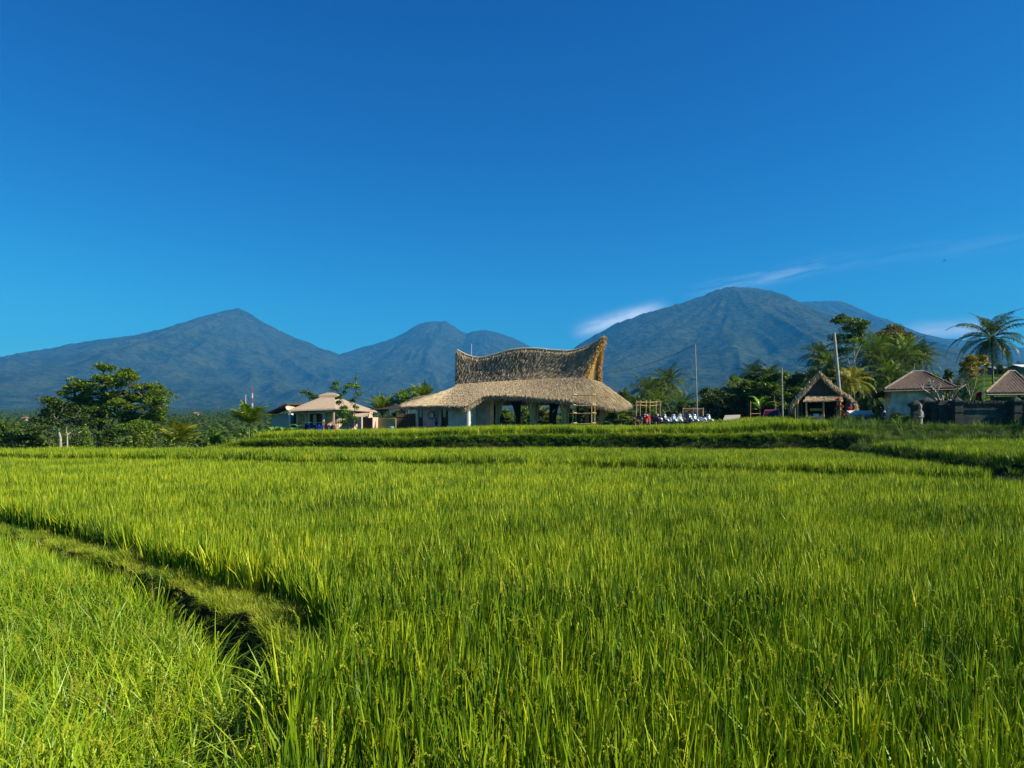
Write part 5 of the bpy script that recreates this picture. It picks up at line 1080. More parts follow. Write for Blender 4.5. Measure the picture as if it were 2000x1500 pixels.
for (lab, px, w, pyt, pyb, col, nm) in (('dark garment hanging at the left end of the rail', 596.5, 4, 828, 846, (.02, .02, .03), 'shirt'), ('dark red garment between the black one and the blue ones', 599.5, 4, 828, 846, (.18, .02, .015), 'shirt'), ('bright blue garment leftmost of the blue ones', 604, 8, 828, 846, (.02, .08, .55), 'shirt'), ('navy garment between the two bright blue ones', 611, 9, 829, 846, (.012, .03, .16), 'shirt'),
        ('largest bright blue garment on the rail', 624, 15, 829, 846, (.02, .09, .6), 'jacket'), ('dark navy garment behind the largest blue one', 618, 5, 829, 846, (.01, .02, .09), 'shirt'), ('pinkish red towel hanging right of the blue garments', 638, 8, 828, 846, (.62, .04, .1), 'towel'), ('small pale grey garment right of the pink towel', 645, 5, 828, 841, (.5, .5, .52), 'shirt'), ('small dark blue garment near the right end of the rail', 649, 4, 829, 842, (.04, .06, .14), 'shirt'), ('small reddish cloth at the right end of the rail', 654, 5, 829, 842, (.4, .12, .12), 'cloth')):
    garment(lab, px, w, 74-rng.uniform(.0, .05), pyt, pyb, col, nm, {'shirt': 'shirt', 'jacket': 'jacket', 'towel': 'towel', 'cloth': 'cloth'}[nm])
# bamboo fences between the house and the pavilion
def stickfence(label, pts, top_py, mtl, r=.045, gap=.085):
    b = gpos(pts[0][0], pts[0][1]); e = empty('bamboo_fence', b, label, 'fence'); mb = MB()
    P = [W(p[0], 0, p[1]) for p in pts]; zt = W(0, top_py, pts[0][1]).z-b.z
    for a, c in zip(P[:-1], P[1:]):
        L = math.hypot(c.x-a.x, c.y-a.y); n = int(L/gap)
        for k in range(n): t = k/n; mb.tube([(a.x+(c.x-a.x)*t-b.x, a.y+(c.y-a.y)*t-b.y, -.2), (a.x+(c.x-a.x)*t-b.x, a.y+(c.y-a.y)*t-b.y, zt+rng.normal(0, .02))], r, 5)
    mb.build('fence_panel', mtl, e)
    mb = MB()
    for z in (zt*.25, zt*.85):
        for a, c in zip(P[:-1], P[1:]): mb.tube([(a.x-b.x, a.y-b.y-.07, z), (c.x-b.x, c.y-b.y-.07, z)], .04, 5)
    mb.build('rail', mtl, e)
stickfence('pale bamboo screen catching the sun between the house and the pavilion', [(739, 79), (774, 77.5)], 817, BAMB_Y)
stickfence('dark bamboo screen at the left end of the pavilion', [(774.5, 80.3), (812, 80.8)], 808, mat('dark_bamboo', (.10, .075, .045), .8, (.05, .035, .02), 5))  # bamboo colour much darker than the screen beside it
hb2 = gpos(722, 80); w_ = empty('garden_wall', hb2, 'low beige wall with a dark doorway right of the tan-roofed house', 'wall')
hwall(w_, hb2, 'wall', W(698, 0, 78)-hb2, W(706, 0, 77.5)-hb2, W(0, 814, 78).z-hb2.z, -.2, CREAM); hwall(w_, hb2, 'door', W(706.3, 0, 77.8)-hb2, W(727, 0, 77.6)-hb2, W(0, 816, 78).z-hb2.z, -.2, DARKW); hwall(w_, hb2, 'wall', W(727.3, 0, 78)-hb2, W(739, 0, 80)-hb2, W(0, 815, 78).z-hb2.z, -.2, CREAM)
pg = gpos(772, 83); e = empty('pergola', pg, 'dark slatted pergola roof left of the pavilion', 'pergola')
for k in range(9): mb = MB(); a = W(723+k*3, 800-k*.4, 80+k*.9)-pg; b = W(812, 797-k*1.5, 81.5+k*.9)-pg; mb.tube([a, b], .045, 5); mb.build('rafter', DARKW, e)
for px in (730, 760, 790): mb = MB(); a = W(px, 800, 83)-pg; mb.tube([(a.x, a.y, -.2), (a.x, a.y, a.z)], .06, 6); mb.build('post', DARKW, e)
mb = MB(); mb.lathe([(0, 0), (.26, 0), (.29, .1), (.29, .85), (.26, .95), (0, .95)], 14); mb.tube([(-.29, 0, .3), (.29, 0, .3)], .01, 4); o = mb.build('water_drum', mat('blue_drum', (.12, .22, .38), .5)); o.location = gpos(764, 75); tag(o, 'blue-grey drum in front of the pale bamboo screen', 'drum')
# ------------------------------------------------------------------ masts far left
def mast(label, px, Y, pyt, pyb, w, bands, name='radio_mast'):
    b = W(px, pyb, Y); b.z = Hs(b.x, b.y); e = empty(name, b, label, 'mast'); H_ = W(px, pyt, Y).z-b.z; z0 = W(px, pyb, Y).z-b.z; n = bands
    RED = mat('mast_red', (.55, .05, .03), .6); segs = 2*n
    for k in range(segs):
        a = k/segs*H_; c = (k+1)/segs*H_; wa = w*(1.6-1.1*k/segs); wc = w*(1.6-1.1*(k+1)/segs); mb = MB()
        for sx_, sy_ in ((1, 1), (1, -1), (-1, 1), (-1, -1)): mb.tube([(sx_*wa, sy_*wa, a), (sx_*wc, sy_*wc, c)], w*.3, 4)
        for j in range(3):
            z1 = a+(c-a)*j/3; z2 = a+(c-a)*(j+1)/3
            for s in (1, -1): mb.tube([(wa, s*wa, z1), (-wa, s*wa, z2)], w*.16, 4); mb.tube([(s*wa, wa, z1), (s*wa, -wa, z2)], w*.16, 4)
        mb.build('mast_section', RED if (k % 2) != (segs % 2) else WPAINT, e)
    mb = MB(); mb.tube([(0, 0, H_), (0, 0, H_+w*7)], w*.15, 4); mb.build('aerial', METAL, e)
mast('red and white lattice mast on the plain behind the young palm', 493, 700, 758, 800, .42, 4)
def stick(name, label, cat, px, Y, pyt, r0, r1, mtl, pxt=None, base_py=None, group=None):
    b = gpos(px, Y) if base_py is None else W(px, base_py, Y); t = W(px if pxt is None else pxt, pyt, Y)-b; mb = MB(); mb.tube([(0, 0, -.3), tuple(t*.5), tuple(t)], [r0, (r0+r1)/2, r1], 8); o = mb.build(name, mtl); o.location = b; return tag(o, label, cat, group)
stick('antenna_mast', 'thin pale mast left of the red and white lattice mast', 'mast', 480, 650, 771, .35, .2, WPAINT)
stick('antenna_mast', 'very thin white mast showing above the left part of the thatched ridge', 'mast', 921, 400, 672, .18, .1, WPAINT)
for (px, py, Y, lab) in ((49, 822, 420, 'tiny far house with an orange roof at the left edge'), (383, 813, 700, 'tiny far house with a pink roof between the trees left of the mast')):
    b = W(px, py-3, Y); s = Y/F; e = empty('far_house', b, lab, 'house'); mb = MB(); mb.box((0, 0, -s*.5), (s*8, s*6, s*6)); mb.build('wall', WHITE, e); mb = MB(); hiproof(mb, -s*6, s*6, -s*4.5, s*4.5, s*2.4, s*5, -s*2, s*2); mb.build('roof', mat('orange_tile', (.42, .17, .07), .8), e)
# ------------------------------------------------------------------ scooters and car
v_ = None
TYRE = mat('tyre', (.025, .025, .025), .8); LENS = mat('lamp_lens', (.7, .75, .8), .1, spec=.9); SEATM = mat('seat_vinyl', (.03, .03, .03), .5)
def paint(name, c): return mat(name, c, .25, tuple(k*.95 for k in c), 3, spec=.6)
def wheel(mb, c, r, w, n=18):
    prof = [(r*.62, -w/2), (r*.9, -w/2), (r, -w*.25), (r, w*.25), (r*.9, w/2), (r*.62, w/2), (r*.62, -w/2)]; mb.lathe(prof, n, c, 0, 'y')
def scooter(label, pos, rz, pm, pm2):
    e = empty('scooter', pos, label, 'scooter', 'scooters parked in front of the grove', rz)
    for x in (-.60, .62):
        mb = MB(); wheel(mb, (x, 0, .26), .26, .10); t = mb.build('wheel', TYRE, e); mb = MB(); mb.lathe([(0, -.045), (.16, -.045), (.165, 0), (.16, .045), (0, .045)], 12, (x, 0, .26), 0, 'y'); mb.build('rim', METAL, t)
    mb = MB(); mb.prism([(-.92, .66), (-.95, .80), (-.55, .80), (-.12, .70), (.0, .52), (.0, .34), (-.15, .28), (-.5, .42), (-.72, .56)], 'y', -.14, .14); mb.prism([(-.05, .28), (.34, .30), (.34, .38), (-.05, .38)], 'y', -.16, .16); mb.build('body', pm, e)
    mb = MB(); mb.add([(.30, -.20, .32), (.30, .20, .32), (.22, -.24, .70), (.22, .24, .70), (.24, -.15, .98), (.24, .15, .98), (.42, -.09, .40), (.42, .09, .40), (.44, -.13, .72), (.44, .13, .72), (.33, -.10, 1.0), (.33, .10, 1.0)], [(0, 2, 3, 1), (2, 4, 5, 3), (6, 7, 9, 8), (8, 9, 11, 10), (0, 6, 8, 2), (2, 8, 10, 4), (1, 3, 9, 7), (3, 5, 11, 9), (4, 10, 11, 5), (0, 1, 7, 6)]); mb.build('front_shield', pm2, e)
    mb = MB(); mb.prism([(.36, .50), (.46, .56), (.66, .57), (.82, .50), (.9, .38), (.84, .40), (.7, .50), (.5, .50)], 'y', -.07, .07); mb.tube([(.30, -.05, .85), (.62, -.07, .26)], .022, 6); mb.tube([(.30, .05, .85), (.62, .07, .26)], .022, 6); mb.build('front_fender', pm, e)
    mb = MB(); mb.prism([(-.86, .81), (-.84, .88), (-.45, .87), (-.05, .80), (-.10, .72), (-.5, .805)], 'y', -.12, .12); mb.build('seat', SEATM, e)
    mb = MB(); mb.tube([(.16, -.34, 1.0), (.24, -.12, 1.04), (.26, 0, 1.05), (.24, .12, 1.04), (.16, .34, 1.0)], .022, 6); mb.build('handlebar', BLACK, e)
    mb = MB(); mb.lathe([(0, -.02), (.08, -.02), (.10, .03), (.07, .07), (0, .08)], 12, (.36, 0, .92), 0, 'x'); mb.build('headlight', LENS, e)
    for s in (-1, 1):
        mb = MB(); mb.tube([(.2, s*.22, 1.03), (.2, s*.27, 1.22)], .01, 4); mb.lathe([(0, -.01), (.06, -.01), (.06, .012), (0, .015)], 10, (.2, s*.28, 1.25), 0, 'x'); mb.build('mirror', BLACK, e)
    mb = MB(); mb.lathe([(0, -.02), (.07, -.02), (.05, .02), (0, .02)], 8, (-.96, 0, .72), 0, 'x'); mb.build('tail_light', mat('tail_red', (.5, .01, .01), .3), e)
    return e
SR, SK, SW, SB, SG = paint('red_paint', (.45, .015, .02)), paint('dark_blue_paint', (.015, .02, .04)), paint('white_gloss', (.75, .77, .8)), paint('pale_blue_gloss', (.45, .58, .68)), paint('grey_gloss', (.12, .13, .15))
for (px, Y, rz, a, b, lab) in [(1256, 72, -60, SK, SR, 'dark red scooter leftmost in the row beside the bamboo frame'), (1265, 71.6, -110, SR, SR, 'bright red scooter, second in the row'), (1281, 72.6, -70, SK, SK, 'dark scooter between the red one and the black and white one'), (1294, 71.8, -60, SW, SK, 'black and white scooter turned to the left of the white ones'),
        (1313, 71.8, -75, SW, SB, 'pale blue and white scooter, first of the white ones'), (1326, 72, -80, SW, SW, 'white scooter just left of the wicker booth'), (1343, 71.8, -65, SG, SG, 'grey scooter in front of the wicker booth'), (1352, 71.5, -60, SW, SW, 'white scooter in front of the wicker booth, by the thin pole'), (1379, 71.5, -55, SW, SW, 'white scooter standing alone right of the thin pole')]:
    p = gpos(px, Y); p.z = max(p.z, W(px, 804, Y).z-1.28); scooter(lab, p, R(rz), a, b)
p = gpos(1727, 60); p.z = max(p.z, W(0, 799, 60).z-1.28); scooter('dark motor scooter leaning by the corner of the tiled-roof house', p, R(-115), SK, SK)
cb_ = gpos(1507, 71); cb_.z = W(0, 800.5, 71).z-1.72
car = empty('parked_car', cb_, 'dark red car with a dark windscreen parked left of the straw hut', 'car', None, R(-112))
CR = paint('car_red', (.34, .015, .035))
def carpart(name, secs, m_, parent=car):
    """secs: (x, halfwidth bottom, z bottom, halfwidth top, z top)"""
    mb = MB(); vs = []
    for (x, wb, zb, wt, zt) in secs: vs += [(x, -wb, zb), (x, wb, zb), (x, wt, zt), (x, -wt, zt)]
    n = len(secs); fs = [(i*4+k, i*4+(k+1) % 4, (i+1)*4+(k+1) % 4, (i+1)*4+k) for i in range(n-1) for k in range(4)]+[(3, 2, 1, 0), (4*n-4, 4*n-3, 4*n-2, 4*n-1)]; mb.add(vs, fs); return mb.build(name, m_, parent)
body = carpart('body', [(-2.05, .74, .42, .78, .95), (-1.95, .80, .28, .82, 1.0), (-.2, .82, .25, .84, 1.02), (.8, .82, .25, .82, 1.04), (1.3, .81, .28, .76, .98), (1.9, .76, .32, .68, .84), (2.05, .66, .40, .60, .72)], CR)
cabin = carpart('cabin', [(-1.95, .76, 1.0, .66, 1.45), (-1.7, .77, 1.0, .64, 1.70), (-.2, .78, 1.02, .64, 1.74), (.28, .78, 1.04, .62, 1.68), (.95, .76, 1.05, .72, 1.07)], CR)
mb = MB(); mb.add([(.36, -.53, 1.64), (.36, .53, 1.64), (.96, .62, 1.10), (.96, -.62, 1.10), (.33, -.53, 1.61), (.33, .53, 1.61), (.93, .62, 1.07), (.93, -.62, 1.07)], [(0, 3, 2, 1), (4, 5, 6, 7), (0, 1, 5, 4), (1, 2, 6, 5), (2, 3, 7, 6), (3, 0, 4, 7)]); mb.build('windscreen', mat('purple_reflection_glass', (.03, .018, .03), .3, spec=.25), car)  # purple reflection is put into the dark glass colour
for s in (-1, 1):
    for (xa, xb, xta, xtb) in ((-.15, .70, -.15, .20), (-1.05, -.25, -1.05, -.25), (-1.85, -1.15, -1.68, -1.15)):
        mb = MB(); mb.add([(xa, s*.79, 1.08), (xb, s*.785, 1.10), (xtb, s*.655, 1.62), (xta, s*.66, 1.64), (xa, s*.76, 1.08), (xb, s*.755, 1.10), (xtb, s*.625, 1.62), (xta, s*.63, 1.64)], [(0, 1, 2, 3), (7, 6, 5, 4), (0, 4, 5, 1), (1, 5, 6, 2), (2, 6, 7, 3), (3, 7, 4, 0)]); mb.build('side_window', GLASS, car)
    for x in (-1.3, 1.3): mb = MB(); wheel(mb, (x, s*.72, .32), .32, .2, 20); t = mb.build('wheel', TYRE, car); mb = MB(); mb.lathe([(0, -.08), (.2, -.08), (.2, .08), (0, .08)], 12, (x, s*.74, .32), 0, 'y'); mb.build('rim', METAL, t)
    mb = MB(); mb.box((2.0, s*.5, .66), (.10, .28, .14)); mb.build('headlight', LENS, car)
    mb = MB(); mb.box((.72, s*.90, 1.12), (.10, .16, .12)); mb.build('side_mirror', CR, car)
# ------------------------------------------------------------------ poles and wires
stick('utility_pole', 'thin white pole with a cable standing among the white scooters', 'pole', 1363, 74, 672, .055, .035, CONP, pxt=1358)
stick('utility_pole', 'slim grey pole just right of the red car', 'pole', 1529, 76, 718, .085, .06, CONP, pxt=1527)
stick('utility_pole', 'thick concrete pole leaning left behind the straw hut', 'pole', 1645, 76, 650, .21, .15, CONP, pxt=1629)
stick('antenna_pole', 'thin aerial pole behind the golden-leaved trees', 'aerial', 1922, 90, 690, .02, .015, METAL)
def wire(label, a, b, sag, r=.018):
    mb = MB(); a = Vector(a); b = Vector(b); mb.tube([tuple((b-a)*(k/12)-Vector((0, 0, sag*4*(k/12)*(1-k/12)))) for k in range(13)], r, 4); o = mb.build('cable', BLACK); o.location = a; tag(o, label, 'cable')
wire('long cable sagging from the thin white pole down to the pavilion', W(1358, 673, 74), W(1183, 728, 84), .5, .02)
wire('cable from the thick concrete pole down to the palm at the left of it', W(1631, 662, 76), W(1598, 718, 90), .3, .03)
wire('cable from the thick concrete pole to the aerial on the tiled-roof house', W(1633, 668, 76), W(1786, 709, 62), 1.2, .018)
mb = MB(); mb.tube([(0, 0, 0), (-.35, 0, .02)], .025, 5); mb.box((-.42, 0, -.02), (.32, .1, .06)); mb.lathe([(0, .03), (.06, .03), (.06, .14), (0, .16)], 8, (-.32, 0, 0)); o = mb.build('street_lamp', BLACK); o.location = W(1359.8, 741, 74); tag(o, 'small lamp bracket halfway up the thin white pole', 'lamp')
stick('bamboo_stake', 'tall bamboo stake left of the red car', 'stake', 1466, 70, 783, .03, .02, BAMB); stick('bamboo_stake', 'bamboo stake standing behind the roof of the red car', 'stake', 1515, 75, 784, .035, .025, BAMB); stick('bamboo_stake', 'short bamboo stake between the grey pole and the straw hut', 'stake', 1541, 70, 792, .03, .02, BAMB)
stick('bamboo_stake', 'bamboo stake left of the straw hut posts', 'stake', 1553, 66, 796, .035, .03, BAMB); mb = MB(); a = W(1466, 808, 70); b = W(1486, 808, 70); mb.tube([(0, 0, 0), tuple(b-a)], .025, 5); o = mb.build('bamboo_rail', BAMB); o.location = a; tag(o, 'thin bamboo rail tied to the tall stake left of the car', 'rail')
# ------------------------------------------------------------------ wicker booth and lean-to roof
kb = gpos(1353, 78); kb.z -= .05; kz = W(0, 799, 78).z-kb.z; e = empty('wicker_booth', kb, 'brown woven bamboo booth behind the scooters', 'booth', None, R(-12)); WK = mat('woven_bamboo', (.46, .32, .21), .9, (.12, .08, .05), 9, .8, 18, detail=5)
mb = MB(); mb.box((0, -.9, kz/2), (1.9, .06, kz)); mb.build('front_wall', WK, e); mb = MB(); mb.box((.98, -.05, kz/2), (.06, 1.7, kz)); mb.build('side_wall', BAMB, e); mb = MB(); mb.box((-.98, -.05, kz/2), (.06, 1.7, kz)); mb.build('side_wall', WK, e)
for x in (-1.02, 0, 1.02): mb = MB(); mb.tube([(x, -.97, -.1), (x, -.97, kz+.12)], .045, 6); mb.build('post', BAMB, e)
mb = MB(); mb.tube([(-1.1, -.98, kz), (1.1, -.98, kz)], .04, 6); mb.build('top_rail', BAMB, e)
lb = gpos(1429, 68); e = empty('shelter', lb, 'small lean-to with a plain pale sloping roof sheet between the scooters and the car', 'shelter')
mb = MB(); p = [W(1416, 811, 69.2)-lb, W(1446, 810, 69.2)-lb, W(1442, 820, 67.6)-lb, W(1412, 821, 67.6)-lb]; mb.add(p+[v-Vector((0, 0, .06)) for v in p], [(3, 2, 1, 0), (4, 5, 6, 7), (0, 1, 5, 4), (1, 2, 6, 5), (2, 3, 7, 6), (3, 0, 4, 7)]); mb.build('roof', mat('pale_sheet', (.36, .33, .26), .7, (.26, .24, .18), 3), e)
for v in p: mb = MB(); mb.tube([(v.x*.93, v.y*.93, -.2), (v.x*.93, v.y*.93, v.z-.03)], .04, 5); mb.build('post', BAMB, e)
# ------------------------------------------------------------------ straw hut with gable
hutb = gpos(1606, 68); hut = empty('straw_hut', hutb, 'open-fronted hut with a steep curved thatched gable roof and a small straw awning', 'hut')
lft_ = [(1601, 728), (1589, 739), (1576, 755), (1561.5, 769), (1551, 783), (1545, 793), (1546, 800)]; rgt_ = [(1601, 728), (1610, 736), (1624.5, 751), (1640, 762), (1656, 772.5), (1667.5, 783), (1671, 791.5), (1668.5, 800), (1662, 803)]
def rect(pts, Y): return [np.array(W(p[0], p[1], Y)-hutb) for p in pts]
def resamp(P, n): P = np.array(P); L = np.r_[0, np.cumsum(np.linalg.norm(np.diff(P, axis=0), axis=1))]; return np.array([[np.interp(t*L[-1], L, P[:, k]) for k in range(3)] for t in np.linspace(0, 1, n)])
for nm, pts, fl in (('roof_slope', lft_, 1), ('roof_slope', rgt_, -1)):
    Pf_ = resamp(rect(pts, 67.2), 15); G = np.array([Pf_+np.array([2.5*k/14, 5.0*k/14, 0.0]) for k in range(15)]); G = G[:, ::-1]
    inn = G.copy(); cx0 = Pf_[0][0]
    inn[:, :, 0] += np.sign(cx0-inn[:, :, 0])*.22; inn[:, :, 2] -= .26
    mb = MB(); gridto(mb, G); gridto(mb, inn); gridto(mb, np.array([G[0], inn[0]])); gridto(mb, np.stack([G[:, 0], inn[:, 0]]))
    gridstraw(mb, G, 5200, .5, .05, 1, .15, .03, fl if fl == 1 else -1)
    O_ = np.repeat(Pf_, 90, 0)+rng.normal(0, .07, (15*90, 3)); straws(mb, O_, np.tile([0, -.3, -1.0], (len(O_), 1)), .3, .04, .3, 1)
    mb.build(nm, [THATCH_E, ST_D], hut)
gab = rect([(1597, 740), (1578, 762), (1560, 780), (1562, 784), (1645, 784), (1648, 778), (1625, 757), (1604, 740)], 67.9); mb = MB(); mb.add([tuple(v) for v in gab]+[tuple(v+np.array([0, .1, 0])) for v in gab], [tuple(range(8))[::-1], tuple(range(8, 16))]+[(i, (i+1) % 8, 8+(i+1) % 8, 8+i) for i in range(8)]); mb.build('gable_wall', mat('weathered_boards', (.14, .115, .10), .9, (.06, .05, .045), 8, .4, 20, stretch=(3, 1, .3)), hut)
for (a, b) in (((1599, 736), (1559, 777)), ((1601, 736), (1650, 777))): mb = MB(); q_ = rect([a, b], 67.7); mb.tube([tuple(q_[0]), tuple(q_[1])], .045, 5); mb.build('barge_board', BAMB, hut)
aw = [W(1577, 773.5, 67.8)-hutb, W(1642, 771, 67.8)-hutb, W(1646, 782, 66.3)-hutb, W(1570, 783.5, 66.3)-hutb]; GA = np.array([[np.array(aw[3])*(1-u)*(1-v)+np.array(aw[2])*u*(1-v)+np.array(aw[1])*u*v+np.array(aw[0])*(1-u)*v for v in np.linspace(0, 1, 6)] for u in np.linspace(0, 1, 16)])
mb = MB(); gridto(mb, GA); g2 = GA.copy(); g2[:, :, 2] -= .1; gridto(mb, g2); gridstraw(mb, GA, 3500, .35, .04, 1, .12, .02, 1); mb.build('awning', [THATCH, ST_L], hut)
for px, Y in ((1575, 66.5), (1608.5, 66.5), (1641, 66.5), (1558, 67.2), (1566, 72), (1655, 72)): mb = MB(); v = W(px, 0, Y)-hutb; mb.tube([(v.x, v.y, -.2), (v.x, v.y, W(0, 781 if Y < 67 else 778, Y).z-hutb.z)], .085, 6); mb.build('post', BAMB, hut)
v = W(1606, 790, 72)-hutb; mb = MB(); mb.box((v.x, v.y, 1.1), (4.2, .1, 2.4)); mb.build('back_wall', DARKW, hut)
mb = MB(); v = W(1590, 0, 67.5)-hutb; mb.box((v.x, v.y, .45), (1.5, .5, .9)); mb.build('counter', mat('counter_boards', (.12, .12, .16), .8, (.06, .05, .08), 7), hut)
v = W(1594, 812, 66.8); mb = MB(); mb.box((0, 0, 0), (.38, .3, .3)); mb.box((0, 0, .16), (.42, .34, .04)); o = mb.build('cool_box', WPAINT); o.location = v; tag(o, 'small white box on the counter of the straw hut', 'box')
for k in range(7): mb = MB(); mb.box((0, 0, 0), (.16, .03, .22), ry=rng.uniform(-.1, .1)); o = mb.build('snack_packet', mat('yellow_packet', (.55, .42, .02), .4)); o.location = W(1584+k*3.4, 800, 67.0); tag(o, 'yellow packet hanging in the row across the straw hut opening', 'packet', 'yellow packets hanging in the hut opening')
def flowerclump(label, px, py, Y, r):
    b = W(px, py, Y); g = Hs(b.x, b.y); e = empty('red_flower_plant', (b.x, b.y, g), label, 'flowering plant'); mb = MB(); z = b.z-g
    for k in range(4): mb.tube([(0, 0, 0), (rng.normal(0, .1), rng.normal(0, .1), z*.5), (rng.normal(0, r*.5), rng.normal(0, r*.4), z)], [.03, .02, .012], 4)
    mb.build('stem', BARK, e); mb = MB(); leaves(mb, blobpts((0, 0, z), (r, r, r), 190), .13); mb.build('flower', PINK, e)
    mb = MB(); leaves(mb, blobpts((0, 0, z*.72), (r*1.1, r*1.1, r*1.0), 130), .14); mb.build('foliage', L_OLIVE, e)
for (lab, px, py, r) in (('red flowers hanging from the right end of the hut awning', 1636, 780, .17), ('red flowers in front of the right hut post, middle cluster', 1643, 795, .2), ('red flowers at the foot of the hut, lowest cluster', 1649, 810, .19), ('dark red flowers under the right eave of the hut', 1660, 799, .22), ('orange-red flowers left of the middle cluster', 1632, 797, .13)): flowerclump(lab, px, py, 66, r)
for (px, rx, ry, Y, lm, lab) in ((1670, 16, 14, 64, L_OLIVE, 'low brownish shrub under the stack of pale sheets'), (1245, 10, 14, 70, DEAD, 'brown dried bush at the left end of the scooter row'), (1395, 12, 12, 72, L_LIGHT, 'small yellow-green plant right of the last white scooter'), (1409, 8, 12, 74, L_LIGHT, 'thin bright plant left of the lean-to roof')): bush('shrub', lab, px, 825, Y, rx, ry, lm, .15)
bananaplant('banana_plant', 'banana plant with a broad pale leaf behind the red car', gpos(1484, 84), 2.0, 7, spread=.7, L=2.2, wid=.5)
# stack of pale sheets on trestles
sb = gpos(1680, 63); e = empty('sheet_stack', sb, 'stack of pale roofing sheets on low trestles right of the straw hut', 'sheets'); z0 = W(0, 806, 63).z-sb.z
for k in range(3): mb = MB(); mb.box((rng.normal(0, .05), 0, z0-.08*k), (2.0, .9, .05), rx=R(22)); mb.build('sheet', mat('pale_sheet_metal', (.72, .62, .50), .5, (.55, .47, .38), 4), e)
mb = MB(); mb.box((0, -.38, z0-.36), (1.9, .06, .22)); mb.build('side_board', mat('pale_green_board', (.50, .44, .38), .7, (.28, .25, .2), 5), e)
for x in (-.85, .85): mb = MB(); mb.box((x, 0, (z0-.3)/2), (.09, .7, z0-.3)); mb.build('trestle', BAMB, e)
mb = MB(); mb.lathe([(0, 0), (.24, 0), (.26, .3), (.24, .62), (0, .62)], 12); o = mb.build('rusty_drum', mat('rust', (.25, .10, .06), .9, (.12, .05, .03), 6, .4)); o.location = gpos(1706, 61.5); o.location.z = W(0, 817, 61.5).z-.35; tag(o, 'rust-brown drum at the right end of the pale sheets', 'drum')
# ------------------------------------------------------------------ tiled houses, right
def tileface(mb, A, B, C_, D_, rib=.30, amp=.075, th=.1, rows=10):
    """corrugated tile slope: A->B eave, D->C ridge"""
    A, B, C_, D_ = (np.array(v, float) for v in (A, B, C_, D_)); L = np.linalg.norm(B-A); n = max(4, int(L/rib)*4); N = np.cross(B-A, D_+C_-A-B); N /= np.linalg.norm(N); N = N if N[2] > 0 else -N; G = []
    for i in range(n+1):
        u = i/n; s = u*L
        row = []
        for j in range(rows*2+1):
            v = j/(rows*2); e_ = A*(1-u)+B*u; 
            # ribs run straight up the slope: clip to the face outline
            lo = A+(B-A)*u; top_l = (D_-A); tw = np.dot(D_-A, (B-A)/L)/L; tw2 = np.dot(C_-A, (B-A)/L)/L
            p = lo*(1-v)+(D_*(1-u)+C_*u)*v
            ss = np.dot(p-A, (B-A)/L); p = p+N*(amp*(0.5+0.5*math.cos(ss/rib*2*math.pi))+(0.02 if j % 2 else 0)); row.append(p)
        G.append(row)
    gridto(mb, np.array(G)); G2 = np.array(G)-N*th; gridto(mb, G2); gridto(mb, np.stack([np.array(G)[:, 0], G2[:, 0]], 1), 1)
    return N
rb = gpos(1785, 62); house2 = empty('house', rb, 'small house with a stained pale wall and ribbed clay tile roof, right of the grove', 'house')
Z = lambda px, py, Y: W(px, py, Y)-rb
mb = MB(); E0, E1, E2, E3 = Z(1727, 761, 60), Z(1868, 757, 60), Z(1868, 757, 60)+Vector((3.2, 6.5, 0)), Z(1727, 761, 60)+Vector((3.6, 6.8, 0)); K0, K1 = Z(1783, 727, 63.6), Z(1806, 727, 63.6)
tileface(mb, E0, E1, K1, K0, rows=14); tileface(mb, E1, E2, K1, K1, rows=14); tileface(mb, E2, E3, K0, K1, rows=14); tileface(mb, E3, E0, K0, K0, rows=14)
for a, b in ((E0, K0), (E1, K1), (K0, K1), (E2, K1), (E3, K0)): mb.tube([tuple(a+Vector((0, 0, .05))), tuple(b+Vector((0, 0, .06)))], .11, 6, 1)
mb.build('roof', [TILE, mat('ridge_tile', (.22, .18, .145), .9, (.09, .07, .055), 5)], house2)
mb = MB(); c0 = Z(1703, 774, 60.5); tileface(mb, c0, c0+Vector((3.0, 5.5, 0)), E0+Vector((3.0, 5.6, -.12)), E0+Vector((0, 0.2, -.12)), rows=6); mb.build('side_roof', [TILE, DARKW], house2)
mb = MB(); mb.tube([tuple(E0+Vector((0, .05, -.14))), tuple(E1+Vector((0, .05, -.14)))], .06, 5); mb.build('fascia', mat('fascia', (.24, .19, .14), .8), house2)
zt = Z(0, 759, 61).z; wl = hwall(house2, rb, 'wall', Z(1741, 0, 60.7), Z(1840, 0, 60.7), zt-.15, -.2, OLDW, .15, 'pale wall streaked with dark stains'); hwall(house2, rb, 'wall', Z(1727, 0, 63), Z(1740.8, 0, 60.7), zt-.25, -.2, OLDW, .15)
mb = MB(); a = Z(1786, 727, 62.8); mb.tube([tuple(a), tuple(a+Vector((0, 0, .75)))], .03, 4); mb.build('aerial', METAL, house2)
rb2 = gpos(1975, 59); bale = empty('pavilion', rb2, 'small tiled-roof pavilion at the right edge, standing behind the mossy wall', 'pavilion'); Z2 = lambda px, py, Y: W(px, py, Y)-rb2
mb = MB(); E0, E1 = Z2(1926, 767, 57), Z2(2030, 766, 57); E2 = E1+Vector((2.6, 3.8, 0)); E3 = E0+Vector((2.6, 3.8, 0)); K = Z2(1970, 726, 59.2); K1 = K+Vector((.5, 0, 0))
for a, b, c_, d in ((E0, E1, K1, K), (E1, E2, K1, K1), (E2, E3, K, K1), (E3, E0, K, K)): tileface(mb, a, b, c_, d, .25, .06, rows=12)
for a, b in ((E0, K), (E1, K1), (K, K1)): mb.tube([tuple(a+Vector((0, 0, .04))), tuple(b+Vector((0, 0, .05)))], .09, 6, 1)
mb.build('roof', [TILE, STONE_L], bale)
